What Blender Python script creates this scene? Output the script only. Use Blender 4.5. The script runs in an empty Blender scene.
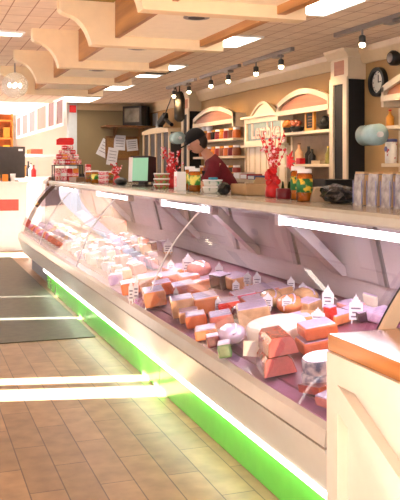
import bpy, bmesh, math, random
from mathutils import Vector, Matrix
random.seed(7)
COL = bpy.context.scene.collection
PI = math.pi

# ------------------------------------------------------------------ materials
def lin(c):
    c = c / 255.0
    return c / 12.92 if c <= 0.04045 else ((c + 0.055) / 1.055) ** 2.4
def rgb(t):
    return (lin(t[0]), lin(t[1]), lin(t[2]), 1)
MATS = {}
def mat(name, col, rough=0.5, metal=0.0, var=0.12, scale=14.0, coat=0.0, emit=0.0, bump=0.0, trans=0.0):
    m = bpy.data.materials.new(name); m.use_nodes = True
    nt = m.node_tree; b = nt.nodes['Principled BSDF']
    b.inputs['Roughness'].default_value = rough
    b.inputs['Metallic'].default_value = metal
    b.inputs['Coat Weight'].default_value = coat
    b.inputs['Coat Roughness'].default_value = 0.12
    b.inputs['Transmission Weight'].default_value = trans
    c = rgb(col)
    tc = nt.nodes.new('ShaderNodeTexCoord')
    nz = nt.nodes.new('ShaderNodeTexNoise'); nz.inputs['Scale'].default_value = scale; nz.inputs['Detail'].default_value = 4
    nt.links.new(tc.outputs['Object'], nz.inputs['Vector'])
    rp = nt.nodes.new('ShaderNodeValToRGB')
    rp.color_ramp.elements[0].position = 0.3; rp.color_ramp.elements[1].position = 0.7
    rp.color_ramp.elements[0].color = tuple(x * (1 - var) for x in c[:3]) + (1,)
    rp.color_ramp.elements[1].color = tuple(min(1, x * (1 + var)) for x in c[:3]) + (1,)
    nt.links.new(nz.outputs['Fac'], rp.inputs['Fac'])
    nt.links.new(rp.outputs['Color'], b.inputs['Base Color'])
    if emit:
        b.inputs['Emission Color'].default_value = c
        b.inputs['Emission Strength'].default_value = emit
    if bump:
        bp = nt.nodes.new('ShaderNodeBump'); bp.inputs['Strength'].default_value = bump; bp.inputs['Distance'].default_value = 0.01
        nt.links.new(nz.outputs['Fac'], bp.inputs['Height']); nt.links.new(bp.outputs['Normal'], b.inputs['Normal'])
    MATS[name] = m
    return m
def mottled(name, c1, c2, scale=30, rough=0.45, coat=0.0, sharp=0.1, mid=0.5):
    m = mat(name, c1, rough, coat=coat, scale=scale)
    rp = [n for n in m.node_tree.nodes if n.type == 'VALTORGB'][0].color_ramp
    rp.elements[0].position = mid - sharp; rp.elements[1].position = mid + sharp
    rp.elements[0].color = rgb(c1); rp.elements[1].color = rgb(c2)
    return m
def woodmat(name, c1, c2, axis='Y', rough=0.4, coat=0.0, scale=1.0):
    m = mottled(name, c1, c2, 6, rough, coat, 0.22)
    nt = m.node_tree
    mp = nt.nodes.new('ShaderNodeMapping')
    s = {'X': (1.2, 14, 14), 'Y': (14, 1.2, 14), 'Z': (14, 14, 1.2)}[axis]
    mp.inputs['Scale'].default_value = tuple(v * scale for v in s)
    nz = [n for n in nt.nodes if n.type == 'TEX_NOISE'][0]; nz.inputs['Scale'].default_value = 1.0
    tc = [n for n in nt.nodes if n.type == 'TEX_COORD'][0]
    nt.links.new(tc.outputs['Object'], mp.inputs['Vector']); nt.links.new(mp.outputs['Vector'], nz.inputs['Vector'])
    return m
def tiles(name, c1, c2, mort, w, h, msize, rough, swap, offset=0.5, noisy=0.35, coat=0.0, bump=0.25):
    m = bpy.data.materials.new(name); m.use_nodes = True; nt = m.node_tree; b = nt.nodes['Principled BSDF']
    tc = nt.nodes.new('ShaderNodeTexCoord')
    sep = nt.nodes.new('ShaderNodeSeparateXYZ'); cmb = nt.nodes.new('ShaderNodeCombineXYZ')
    nt.links.new(tc.outputs['Object'], sep.inputs[0])
    nt.links.new(sep.outputs['Y' if swap else 'X'], cmb.inputs['X']); nt.links.new(sep.outputs['X' if swap else 'Y'], cmb.inputs['Y'])
    br = nt.nodes.new('ShaderNodeTexBrick'); br.offset = offset; br.squash = 1
    br.inputs['Color1'].default_value = rgb(c1); br.inputs['Color2'].default_value = rgb(c2); br.inputs['Mortar'].default_value = rgb(mort)
    br.inputs['Scale'].default_value = 1; br.inputs['Mortar Size'].default_value = msize; br.inputs['Mortar Smooth'].default_value = 0.3
    br.inputs['Brick Width'].default_value = w; br.inputs['Row Height'].default_value = h
    nt.links.new(cmb.outputs[0], br.inputs['Vector'])
    nz = nt.nodes.new('ShaderNodeTexNoise'); nz.inputs['Scale'].default_value = 9; nz.inputs['Detail'].default_value = 5
    nt.links.new(tc.outputs['Object'], nz.inputs['Vector'])
    rp = nt.nodes.new('ShaderNodeValToRGB')
    rp.color_ramp.elements[0].position = .3; rp.color_ramp.elements[1].position = .7
    rp.color_ramp.elements[0].color = (1 - noisy,) * 3 + (1,); rp.color_ramp.elements[1].color = (1, 1, 1, 1)
    nt.links.new(nz.outputs['Fac'], rp.inputs[0])
    mx = nt.nodes.new('ShaderNodeMixRGB'); mx.blend_type = 'MULTIPLY'; mx.inputs[0].default_value = 1
    nt.links.new(br.outputs['Color'], mx.inputs[1]); nt.links.new(rp.outputs[0], mx.inputs[2])
    nt.links.new(mx.outputs[0], b.inputs['Base Color'])
    b.inputs['Roughness'].default_value = rough; b.inputs['Coat Weight'].default_value = coat
    bp = nt.nodes.new('ShaderNodeBump'); bp.inputs['Strength'].default_value = bump; bp.inputs['Distance'].default_value = 0.004; bp.invert = True
    nt.links.new(br.outputs['Fac'], bp.inputs['Height']); nt.links.new(bp.outputs['Normal'], b.inputs['Normal'])
    return m
def glassmat(name, tint=(255, 255, 255), ior=1.5, rough=0.02):
    m = bpy.data.materials.new(name); m.use_nodes = True; nt = m.node_tree
    for n in list(nt.nodes): nt.nodes.remove(n)
    o = nt.nodes.new('ShaderNodeOutputMaterial'); mx = nt.nodes.new('ShaderNodeMixShader')
    t = nt.nodes.new('ShaderNodeBsdfTransparent'); g = nt.nodes.new('ShaderNodeBsdfGlossy'); f = nt.nodes.new('ShaderNodeFresnel')
    t.inputs['Color'].default_value = rgb(tint); g.inputs['Roughness'].default_value = rough; f.inputs['IOR'].default_value = ior
    nt.links.new(f.outputs[0], mx.inputs[0]); nt.links.new(t.outputs[0], mx.inputs[1]); nt.links.new(g.outputs[0], mx.inputs[2])
    nt.links.new(mx.outputs[0], o.inputs[0]); return m

CPAINT = mat('counter_paint', (218, 208, 194), .45, var=.03)
CREAM = mat('cream_paint', (218, 198, 166), .45, var=.03)
CREAMW = mat('cream_trim', (214, 190, 152), .45, var=.04)
BEAM = mat('beam_paint', (238, 216, 178), .55, var=.04)
SOFFIT = mat('soffit_paint', (250, 240, 216), .6, var=.03)
OLIVE = mat('olive_wall', (178, 142, 92), .8, var=.05, scale=3)
OLIVEC = mat('olive_ceiling', (150, 130, 60), .8, var=.05, scale=3)
WHITEW = mat('white_wall', (246, 240, 232), .8, var=.02, scale=3)
FASCIA = woodmat('fascia_wood', (140, 90, 42), (204, 146, 84), 'Y', .4)
ARCHW = woodmat('arch_wood', (140, 78, 46), (186, 120, 78), 'Y', .45)
BUTCHER = woodmat('butcher_block', (140, 82, 38), (178, 116, 58), 'Y', .2, coat=.7)
BROWN = woodmat('brown_wood', (110, 72, 42), (150, 104, 62), 'Y', .5)
ORANGEW = tiles('orange_shelf_wood', (235, 150, 60), (245, 175, 80), (200, 110, 40), .3, .14, .02, .6, False)
FLOOR = tiles('plank_tile', (172, 138, 99), (150, 121, 88), (98, 78, 57), .62, .165, .0035, .42, True, noisy=.34, coat=.0)
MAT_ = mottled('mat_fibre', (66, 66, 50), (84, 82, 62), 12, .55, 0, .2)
CEIL = tiles('ceiling_tile', (246, 226, 206), (240, 218, 196), (186, 146, 122), .305, .152, .005, .85, True, offset=0, noisy=.12, bump=.15)
BLACK = mat('black_plastic', (18, 18, 19), .4, var=.1)
BLACKP = mat('black_panel', (22, 19, 18), .75, var=.1)
BLACKF = mat('black_bag_film', (24, 22, 24), .25, var=.2, scale=40, bump=.6)
DARKGREY = mat('dark_grey', (52, 50, 50), .5)
GREYM = mat('grey_metal', (150, 146, 146), .35, .6, var=.05)
STEEL = mat('brushed_steel', (176, 170, 170), .4, .35, var=.06, scale=5)
BUMPER = mat('bumper_beige', (198, 196, 188), .3, var=.03, coat=.3)
BUMPER2 = mat('lower_panel_cream', (214, 214, 208), .35, var=.02, coat=.2)
GROOVE = mat('groove_dark', (120, 108, 96), .5)
PURPLE = mat('purple_rail', (186, 140, 176), .2, var=.08, coat=.5)
DECK = mat('deck_plum', (128, 70, 92), .3, var=.12, coat=.3)
GREEN = mat('green_panel', (98, 216, 76), .25, var=.04, coat=.5)
LEDGE = mat('ledge_laminate', (172, 170, 156), .25, var=.04, coat=.3)
LED = mat('led_strip', (255, 252, 240), .5, emit=9)
TUBE = mat('case_tube', (255, 244, 253), .5, emit=9)
PANELL = mat('light_diffuser', (255, 246, 232), .5, emit=7)
BULB = mat('spot_bulb', (255, 226, 180), .5, emit=30)
WHITEP = mat('white_plastic', (242, 240, 238), .4, var=.02)
PAPER = mat('white_paper', (240, 240, 244), .8, var=.03)
PRINT = mat('grey_print', (120, 110, 130), .8, var=.2, scale=90)
RED = mat('red', (206, 24, 30), .4, var=.15)
REDS = mat('red_sign', (236, 26, 24), .5, var=.04)
DRED = mat('dark_red', (120, 14, 30), .3, var=.15)
MAROON = mat('maroon_cloth', (112, 22, 36), .9, var=.15, scale=25)
BLACKC = mat('black_cloth', (20, 18, 20), .95, var=.2, scale=25)
SKIN = mat('skin', (206, 150, 122), .55, var=.05)
HAIR = mat('dark_hair', (40, 28, 22), .7)
NAVY = mat('navy_cloth', (40, 44, 62), .9)
GLASS = glassmat('clear_glass', (253, 250, 253), 1.5, .015)
GLOBE = bpy.data.materials.new('globe_glass'); GLOBE.use_nodes = True; _t = GLOBE.node_tree
_m = _t.nodes.new('ShaderNodeMixShader'); _a = _t.nodes.new('ShaderNodeBsdfTransparent'); _m.inputs[0].default_value = .25
_t.links.new(_a.outputs[0], _m.inputs[1]); _t.links.new(_t.nodes['Principled BSDF'].outputs[0], _m.inputs[2]); _t.links.new(_m.outputs[0], _t.nodes['Material Output'].inputs[0])
_t.nodes['Principled BSDF'].inputs['Base Color'].default_value = (.9, .9, .88, 1)
JARG = glassmat('jar_glass', (252, 244, 226), 1.4, .04)
HONEY = mat('honey_amber', (206, 116, 34), .25, var=.3, scale=30, coat=.6)
LABELG = mottled('green_yellow_label', (28, 110, 50), (236, 196, 60), 26, .5, 0, .03, .56)
LABELW = mottled('green_cream_label', (60, 150, 50), (244, 226, 110), 18, .5, 0, .05, .5)
TEAL = mat('teal_wrap', (176, 206, 206), .25, coat=.6, var=.08)
SCREEN = mat('green_screen', (140, 196, 164), .5, emit=.35, var=.02)
SCREENOFF = mat('tv_glass', (120, 118, 104), .1, var=.4, scale=6, coat=1)
SILVER = mottled('silver_foil', (128, 130, 140), (186, 186, 192), 30, .25, .4, .15)
SILVER.node_tree.nodes['Principled BSDF'].inputs['Metallic'].default_value = .5
BLUE = mat('blue_edge', (96, 104, 156), .4)
CARD = mat('cardboard', (178, 146, 104), .8, var=.08)
KRAFT = mat('kraft_paper', (190, 168, 136), .7, var=.12, bump=.3)
GOLD = mat('gold_frame', (216, 146, 50), .35, .3)
GREENL = mat('leaf_green', (86, 120, 50), .6)
YELLOW = mat('yellow', (240, 190, 60), .5)
ORANGE = mat('orange_pack', (238, 140, 44), .45)
PINKP = mottled('pink_print', (226, 90, 110), (250, 210, 214), 50, .5, .1, .08)
CANDY = mottled('candy_print', (206, 60, 60), (240, 220, 200), 60, .45, .2, .08)
VEGMIX = mottled('veg_mix', (170, 60, 50), (120, 150, 70), 55, .45, .2, .06)
TUBCL = mat('clear_tub', (230, 226, 222), .2, trans=.6)
BOARDP = mat('menu_board_panel', (120, 78, 74), .5, var=.1)
BOARDG = mat('menu_board_grey', (128, 112, 118), .5, var=.1)
BOARDK = mat('menu_board_pink', (176, 112, 100), .5, var=.08)
CORK = mat('cork', (150, 108, 62), .9, var=.2, scale=60)
SKYBLUE = mat('pale_blue_grey', (214, 220, 222), .6, var=.03)
CLOCKF = mat('clock_face', (232, 226, 214), .3, coat=1, var=.03)
SIGNP = mat('sign_panel', (130, 146, 138), .4, var=.12, scale=8)
SIGNT = mat('sign_letters', (236, 190, 170), .5, var=.05)
# cheese and meat
def film(name, c, var=.14, scale=26, rough=.22): return mat(name, c, rough, var=var, scale=scale, coat=.7)
F_OR = film('orange_cheese', (240, 150, 92)); F_OR2 = film('deep_orange_cheese', (234, 124, 74)); F_PEACH = film('peach_cheese', (246, 190, 140))
F_PINK = film('pink_ham', (232, 150, 140)); F_PATE = film('pate_face', (232, 130, 120), .08, 60); F_RIND = film('pate_crust', (176, 88, 58), .25)
F_SALM = film('salmon', (240, 140, 116), .12); F_RED = film('red_pack', (228, 60, 50)); F_MAG = film('magenta_pack', (214, 70, 110))
F_WHITE = film('white_cheese', (246, 238, 222), .04); F_TAN = film('tan_cheese', (206, 164, 118), .18); F_LAV = film('lavender_film_and_sheen', (206, 184, 216), .12)  # lavender wrap; also carries the tube sheen painted on block tops
F_TEAL = film('teal_pack', (84, 116, 122), .3); F_PLUM = film('plum_salami', (120, 50, 60), .3, 50); F_GREEN = film('green_pack', (96, 128, 80), .25)
F_DARK = film('dark_salami', (74, 50, 62), .25); F_BRIE = mottled('mould_rind', (232, 230, 232), (110, 122, 158), 26, .55, .2, .10, .56)
F_CREAM = film('cream_cheese', (244, 222, 178), .06)
F_BRICK = film('brick_terrine', (190, 84, 62), .22, 50)

# ------------------------------------------------------------------ mesh helpers
def new(): return bmesh.new()
def box(bm, c, s, bev=0.0, rot=None):
    r = bmesh.ops.create_cube(bm, size=1.0, matrix=Matrix.Translation(c) @ (rot or Matrix.Identity(4)) @ Matrix.Diagonal((s[0], s[1], s[2], 1)))
    if bev:
        es = list({e for v in r['verts'] for e in v.link_edges})
        bmesh.ops.bevel(bm, geom=es, offset=bev, segments=2, affect='EDGES', profile=.6)
    return bm
def bb(bm, x0, x1, y0, y1, z0, z1, bev=0.0):
    return box(bm, ((x0 + x1) / 2, (y0 + y1) / 2, (z0 + z1) / 2), (abs(x1 - x0), abs(y1 - y0), abs(z1 - z0)), bev)
def lathe(bm, prof, seg=20, c=(0, 0, 0), rot=None):
    M_ = Matrix.Translation(c) @ (rot or Matrix.Identity(4)); rings = []
    for r, z in prof:
        rings.append([bm.verts.new(M_ @ Vector((r * math.cos(2 * PI * k / seg), r * math.sin(2 * PI * k / seg), z))) for k in range(seg)])
    for a, b in zip(rings, rings[1:]):
        for k in range(seg): bm.faces.new((a[k], a[(k + 1) % seg], b[(k + 1) % seg], b[k]))
    bm.faces.new(list(reversed(rings[0]))); bm.faces.new(rings[-1]); return bm
def prism(bm, pts, d0, d1, f):
    """pts: outline of (a, b); f(a, b, d) -> 3-D point"""
    A = [bm.verts.new(f(a, b, d0)) for a, b in pts]; B = [bm.verts.new(f(a, b, d1)) for a, b in pts]
    n = len(pts)
    for k in range(n): bm.faces.new((A[k], A[(k + 1) % n], B[(k + 1) % n], B[k]))
    bm.faces.new(list(reversed(A))); bm.faces.new(B)
    bmesh.ops.recalc_face_normals(bm, faces=bm.faces); return bm
XZ = lambda a, b, d: (a, d, b)     # outline in x,z pushed along y
YZ = lambda a, b, d: (d, a, b)     # outline in y,z pushed along x
XY = lambda a, b, d: (a, b, d)
def tube(bm, pts, r, seg=8):
    pts = [Vector(p) for p in pts]; rings = []
    for i, p in enumerate(pts):
        t = (pts[min(i + 1, len(pts) - 1)] - pts[max(i - 1, 0)]).normalized()
        u = t.cross(Vector((0, 0, 1)))
        if u.length < 1e-3: u = t.cross(Vector((1, 0, 0)))
        u.normalize(); v = t.cross(u)
        rr = r[i] if isinstance(r, (list, tuple)) else r
        rings.append([bm.verts.new(p + rr * (math.cos(2 * PI * k / seg) * u + math.sin(2 * PI * k / seg) * v)) for k in range(seg)])
    for a, b in zip(rings, rings[1:]):
        for k in range(seg): bm.faces.new((a[k], a[(k + 1) % seg], b[(k + 1) % seg], b[k]))
    bm.faces.new(list(reversed(rings[0]))); bm.faces.new(rings[-1])
    bmesh.ops.recalc_face_normals(bm, faces=bm.faces); return bm
def ball(bm, c, s, sub=2, noise=0.0, seed=0, floor=None):
    r = bmesh.ops.create_icosphere(bm, subdivisions=sub, radius=1.0)
    rnd = random.Random(seed)
    for v in r['verts']:
        k = 1 + noise * (rnd.random() * 2 - 1)
        v.co = Vector((c[0] + v.co.x * s[0] * k, c[1] + v.co.y * s[1] * k, c[2] + v.co.z * s[2] * k))
        if floor is not None: v.co.z = max(v.co.z, floor)
    return bm
def strip(bm, prof, y0, y1, n=1):
    """open surface: (x, z) profile swept along y"""
    rows = [[bm.verts.new((x, y0 + (y1 - y0) * k / n, z)) for x, z in prof] for k in range(n + 1)]
    for a, b in zip(rows, rows[1:]):
        for k in range(len(prof) - 1): bm.faces.new((a[k], a[k + 1], b[k + 1], b[k]))
    return bm
def link(name, bm, m, parent=None, smooth=False):
    me = bpy.data.meshes.new(name); bm.normal_update(); bm.to_mesh(me); bm.free()
    if smooth:
        for p in me.polygons: p.use_smooth = True
    me.materials.append(m)
    o = bpy.data.objects.new(name, me); COL.objects.link(o)
    if parent: o.parent = parent
    return o
def tag(o, label, cat, group=None):
    o['label'] = label; o['category'] = cat
    if group: o['group'] = group
    return o
def thing(name, label, cat, loc=(0, 0, 0), rz=0, group=None):
    o = bpy.data.objects.new(name, None); COL.objects.link(o); o.location = loc; o.rotation_euler = (0, 0, rz); o.empty_display_size = .05
    return tag(o, label, cat, group)
def part(p, name, bm, m, smooth=False, label=None):
    o = link(name, bm, m, p, smooth)
    if label: o['label'] = label
    return o
def solo(name, label, cat, bm, m, loc=(0, 0, 0), rz=0, group=None, smooth=False):
    o = link(name, bm, m, None, smooth); o.location = loc; o.rotation_euler = (0, 0, rz); return tag(o, label, cat, group)
def struct(name, bm, m, parent=None):
    o = link(name, bm, m, parent)
    if not parent: o['kind'] = 'structure'
    return o
def copy_thing(src, loc, rz=0, label=None, group=None):
    r = src.copy(); COL.objects.link(r); r.location = loc; r.rotation_euler = (0, 0, rz)
    if label: r['label'] = label
    if group: r['group'] = group
    for ch in list(src.children):
        c = ch.copy(); COL.objects.link(c); c.parent = r
        for g in list(ch.children):
            d = g.copy(); COL.objects.link(d); d.parent = c
    return r

# ------------------------------------------------------------------ camera (case runs along +Y, x to the right)
F = 800.0; TH = math.atan(285 / F); CT, ST = math.cos(TH), math.sin(TH); EYE = 1.5
cam = bpy.data.cameras.new('camera'); co = bpy.data.objects.new('camera', cam); COL.objects.link(co)
co.location = (0, 0, EYE); co.rotation_euler = (PI / 2, 0, -TH)
cam.sensor_width = 36; cam.sensor_fit = 'AUTO'; cam.lens = F / 500 * 36
cam.shift_y = (167 - 250) / 500; cam.clip_start = .05
bpy.context.scene.camera = co
def ray(px, py):
    a = (px - 200) / F; d = (py - 167) / F
    return Vector((CT * a + ST, CT - ST * a, -d))
def onx(px, X):        # distance along the case at which the wall x = X is seen in picture column px
    a = (px - 200) / F
    return X * (CT - a * ST) / (ST + a * CT)
def depth(X, Y): return Y * CT + X * ST
DK0, DKZ, DKS = 1.48, .565, .17
def deckz(X): return DKZ + DKS * (X - DK0)
def deck(px, py):
    r = ray(px, py)
    k = (EYE - DKZ + DKS * DK0) / (-r.z + DKS * r.x)
    return Vector((r.x * k, r.y * k, EYE + r.z * k))

# ================================================================== THE SETTING
XW, HC = 3.87, 2.58
struct('floor', bb(new(), -3.2, 6.2, -2.5, 21.2, -.1, 0), FLOOR)
c_ = new(); bb(c_, -3.2, 4.1, -2.5, 13.6, HC, HC + .12); struct('ceiling', c_, CEIL)
struct('ceiling_far', bb(new(), -3.2, 6.2, 13.6, 21.2, 3.6, 3.72), WHITEW)
struct('ceiling_bulkhead', bb(new(), -3.2, 1.20, 3.6, 5.02, 2.555, HC), OLIVEC)
struct('wall_right', bb(new(), XW, XW + .15, -2.5, 13.6, 0, HC), OLIVE)
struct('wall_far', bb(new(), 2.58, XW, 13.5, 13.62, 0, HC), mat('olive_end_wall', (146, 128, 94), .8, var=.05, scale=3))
struct('trim_1', bb(new(), 2.44, 2.58, 13.44, 13.62, 0, 3.6), SKYBLUE)
struct('wall_beyond', bb(new(), -3.2, 2.0, 21.0, 21.2, 0, 2.9), WHITEW)
w_ = new(); bb(w_, 2.0, 6.2, 21.0, 21.2, 0, 2.85); bb(w_, -3.2, 6.2, 21, 21.2, 3.5, 3.6); bb(w_, 3.4, 6.2, 21, 21.2, 2.85, 3.5)
struct('wall_beyond_upper', w_, WHITEW)
struct('wall_side', bb(new(), 6.05, 6.2, 13.6, 21, 0, 3.6), WHITEW)
struct('wall_behind_opening', bb(new(), 2.58, 6.2, 13.62, 13.74, 0, 3.6), WHITEW)
# shop-front wall on the aisle side: narrow window strips, and a wide shop window at the far end
WL = new()
slits = [(-2.4, 3.0), (6.10, 6.40), (6.50, 6.70), (8.9, 9.05), (10.35, 10.42), (14.6, 20.4)]  # first opening is unseen, widened to throw daylight on the foreground counter
y = -2.5
for a, b in slits:
    bb(WL, -3.2, -3.05, y, a, 0, HC if a < 14 else HC); y = b
bb(WL, -3.2, -3.05, y, 21.2, 0, 3.6); bb(WL, -3.2, -3.05, 13.6, 14.6, HC, 3.6); bb(WL, -3.2, -3.05, 14.6, 20.4, 3.0, 3.6)
for a, b in slits:
    lo = .3 if b < 14 and a > 5 else (.8 if a < 5 else .0)
    if lo: bb(WL, -3.2, -3.05, a, b, 0, lo)
    if a < 14: bb(WL, -3.2, -3.05, a, b, 2.3, HC)
struct('wall_left', WL, WHITEW)
for k, (a, b) in enumerate(slits):
    lo, hi = (.8, 2.3) if a < 5 else ((.3, 2.3) if a < 14 else (.0, 3.0))
    g = new(); bb(g, -3.13, -3.12, a, b, lo, hi); struct('window_%d' % (k + 1), g, GLASS)
g = new(); bb(g, -3.0, 3.4, 21.08, 21.09, 2.9, 3.5); struct('window_8', g, GLASS)
struct('trim_2', prism(new(), [(XW, 2.44), (XW - .03, 2.44), (XW - .05, 2.47), (XW - .09, 2.53), (XW - .1, HC), (XW, HC)], -2, 13.5, XZ), CREAMW)
struct('trim_3', prism(new(), [(13.5, 2.47), (13.47, 2.47), (13.42, 2.54), (13.41, HC), (13.5, HC)], 2.58, XW, YZ), CREAMW)

# runner mat on the far floor
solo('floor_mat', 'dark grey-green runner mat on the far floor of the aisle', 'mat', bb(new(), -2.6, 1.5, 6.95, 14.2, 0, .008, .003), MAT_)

# ------------------------------------------------------------------ ceiling canopy: soffit + five scroll beams
sof = thing('ceiling_canopy', 'dropped ceiling canopy of cream panels with wood fascias and five scrolled cross beams', 'canopy', (0, 0, 0))
BY = [3.84, 5.06, 6.29, 7.5, 8.74]
OUT = [(.86, HC), (.86, 2.505), (.875, 2.485), (.91, 2.472), (.945, 2.462), (.98, 2.442), (1.01, 2.412), (1.035, 2.375), (1.055, 2.33), (1.068, 2.285), (1.97, 2.285), (1.97, HC)]
for y in BY:
    part(sof, 'cross_beam', prism(new(), OUT, y, y + .10, XZ), BEAM)
for a, b in zip([2.2] + BY, BY):
    a2 = a + (.10 if a > 3 else 0)
    part(sof, 'soffit_panel', bb(new(), 1.25, 1.80, a2, b, 2.35, 2.38), SOFFIT)
    part(sof, 'fascia_board', bb(new(), 1.22, 1.25, a2, b, 2.335, HC), FASCIA, label='left wood fascia board between beams')
    part(sof, 'edge_board', bb(new(), 1.80, 1.85, a2, b, 2.305, HC), FASCIA, label='right wood edge board between beams')
for k, y in enumerate((3.2, 4.27, 5.53, 6.88, 8.1)):
    o = part(sof, 'downlight', lathe(new(), [(.075, 2.35), (.075, 2.343), (.05, 2.342), (.045, 2.349), (.0, 2.349)][:4], 20, (1.5, y, 0)), GREYM)
    part(o, 'downlight_hole', lathe(new(), [(.047, 2.3405), (.047, 2.345)], 20, (1.5, y, 0)), DARKGREY)

# ceiling fluorescent panels
PL = [(2.14, 2.74, 4.45, 5.05), (2.12, 2.72, 6.05, 6.65), (2.12, 2.72, 8.0, 8.45), (2.12, 2.72, 8.9, 9.2), (2.12, 2.72, 10.15, 10.9), (2.12, 2.72, 12.1, 13.1), (.2, .83, 6.48, 6.68)]
PLAB = ['bright ceiling light panel nearest the camera, right of the canopy', 'ceiling light panel right of the second nearest cross beam end', 'ceiling light panel right of the third nearest cross beam end',
        'thin ceiling light strip just beyond the black ceiling vent', 'ceiling light panel right of the fourth nearest cross beam end', 'ceiling light panel farthest away, just before the olive end wall', 'slim ceiling light panel left of the canopy scrolls']
for (a, b, c, d), lb in zip(PL, PLAB):
    t = thing('ceiling_light', lb, 'light', ((a + b) / 2, (c + d) / 2, HC), 0, 'ceiling light panels')
    w, l = (b - a) / 2, (d - c) / 2
    f = new(); bb(f, -w, w, -l, -l + .02, -.015, 0); bb(f, -w, w, l - .02, l, -.015, 0); bb(f, -w, -w + .02, -l + .02, l - .02, -.015, 0); bb(f, w - .02, w, -l + .02, l - .02, -.015, 0)
    part(t, 'frame', f, WHITEP)
    part(t, 'diffuser', bb(new(), -w + .02, w - .02, -l + .02, l - .02, -.008, -.002), PANELL)
def vent(loc, w, l, label):
    t = thing('ceiling_vent', label, 'vent', loc, 0, 'ceiling vents')
    part(t, 'backing', bb(new(), -w, w, -l, l, -.008, 0), BLACK)
    for k in range(4):
        y = -l + (k + .5) * 2 * l / 4
        part(t, 'slat', bb(new(), -w, w, y - .006, y + .006, -.014, -.008), DARKGREY)
vent((2.42, 8.67, HC), .3, .19, 'black ceiling vent between light panels right of the canopy')
vent((.25, 8.55, HC), .5, .14, 'dark ceiling vent at left edge beyond the scrolled beams')

# ------------------------------------------------------------------ track lights
def track(y0, y1, label):
    t = thing('track_rail', label, 'track light rail', (3.2, 0, HC), 0, 'ceiling track rails')
    part(t, 'rail', bb(new(), -.02, .02, y0, y1, -.035, 0, .004), GREYM)
    part(t, 'power_box', bb(new(), -.035, .035, y0 + .25, y0 + .37, -.06, -.035, .006), GREYM)
track(4.6, 5.72, 'grey ceiling track rail nearest, at upper right')
track(6.5, 7.62, 'grey ceiling track rail in the middle, above the shelves')
track(7.75, 8.95, 'grey ceiling track rail third along, left of the middle rail')
track(9.15, 10.3, 'grey ceiling track rail farthest, above the end doorway')
proto = thing('spotlight', 'x', 'spotlight', (0, 0, 0), 0, 'track spotlights')
part(proto, 'stem', lathe(new(), [(.008, -.085), (.008, -.032)], 10), GREYM)
part(proto, 'head', lathe(new(), [(.022, -.14), (.026, -.13), (.026, -.09), (.018, -.08)], 14), DARKGREY)
o = part(proto, 'bulb', ball(new(), (0, 0, -.152), (.024, .024, .022)), BULB, True, label='glowing bulb')
LAMPS = [(5.31, 'lit spotlight nearest, on the rail at upper right'), (6.74, 'lit spotlight nearest the black-panelled pilaster on the middle rail'), (7.32, 'lit spotlight above the white arched sign, on the middle rail'),
         (8.07, 'lit spotlight left of the middle rail, first on the third rail'), (8.61, 'lit spotlight second on the third rail, above the arched shelf with jars'),
         (9.39, 'lit spotlight above the head of the person in the black cap'), (10.0, 'lit spotlight farthest left, above the hanging cord')]
for k, (y, lb) in enumerate(LAMPS):
    o = proto if k == 0 else copy_thing(proto, (3.2, y, HC))
    o.location = (3.2, y, HC); o['label'] = lb
    l = bpy.data.lights.new('spot_lamp', 'SPOT'); l.energy = 30; l.color = (1, .68, .38); l.spot_size = math.radians(82); l.spot_blend = .7; l.shadow_soft_size = .03
    lo = bpy.data.objects.new('spot_lamp', l); COL.objects.link(lo); lo.location = (3.2, y, HC - .19)
    lo.rotation_euler = (Vector((XW, y - .05, 1.85)) - lo.location).to_track_quat('-Z', 'Y').to_euler()

# ------------------------------------------------------------------ DELI CASE
Y0, Y1 = 2.62, 11.9
P0, P1, P2 = Vector((1.45, .548)), Vector((1.56, .97)), Vector((1.885, 1.238))
def prof(t): return (1 - t) ** 2 * P0 + 2 * t * (1 - t) * P1 + t * t * P2
PR = [tuple(prof(k / 14)) for k in range(15)]
case = thing('deli_case', 'long curved-glass deli display case with cream bumper and green base along the aisle', 'display case', (0, 0, 0))
JN = [2.62, 5.15, 7.58, 9.95, 11.9]
for a, b in zip(JN, JN[1:]):
    part(case, 'glass_panel', strip(new(), PR, a + .004, b - .004), GLASS, True)
for y in JN[1:-1]:
    part(case, 'glass_joint', tube(new(), [(x - .004, y, z) for x, z in PR], .005), WHITEP, True)
ENDF = [(x + .05, z) for x, z in PR] + [(1.96, 1.238), (1.96, 1.21)] + [(x + .10, z - .02) for x, z in reversed(PR)]
part(case, 'end_frame', prism(new(), ENDF, Y0 - .035, Y0 - .012, XZ), CREAM, label='cream near end frame')
part(case, 'end_gasket', prism(new(), ENDF, Y0 - .012, Y0, XZ), BLACK, label='black gasket of near end')
part(case, 'end_frame', prism(new(), ENDF, Y1, Y1 + .03, XZ), BROWN, label='bronze far end frame')
for y, nm in ((Y0 + .002, 'end_glass'), (Y1 - .004, 'end_glass')):
    part(case, nm, prism(new(), PR + [(2.5, 1.238), (2.5, .548)], y, y + .002, XZ), GLASS)
part(case, 'bumper', prism(new(), [(1.452, .545), (1.425, .53), (1.418, .468), (1.47, .468), (1.55, .545)], Y0, Y1, XZ), BUMPER)
part(case, 'groove', prism(new(), [(1.424, .468), (1.424, .458), (1.5, .458), (1.5, .468)], Y0, Y1, XZ), GROOVE)
part(case, 'lower_panel', prism(new(), [(1.418, .458), (1.498, .242), (1.6, .242), (1.6, .458)], Y0, Y1, XZ), BUMPER2)
part(case, 'light_strip', prism(new(), [(1.493, .241), (1.500, .212), (1.53, .212), (1.53, .241)], Y0, 9.95, XZ), LED)
for a, b in zip(JN[:-1], JN[1:-1]):
    part(case, 'base_panel', bb(new(), 1.545, 1.565, a + .004, b - .004, .004, .236), GREEN)
part(case, 'plinth', bb(new(), 1.62, 2.45, Y0, Y1, 0, .24), DARKGREY)
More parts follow.
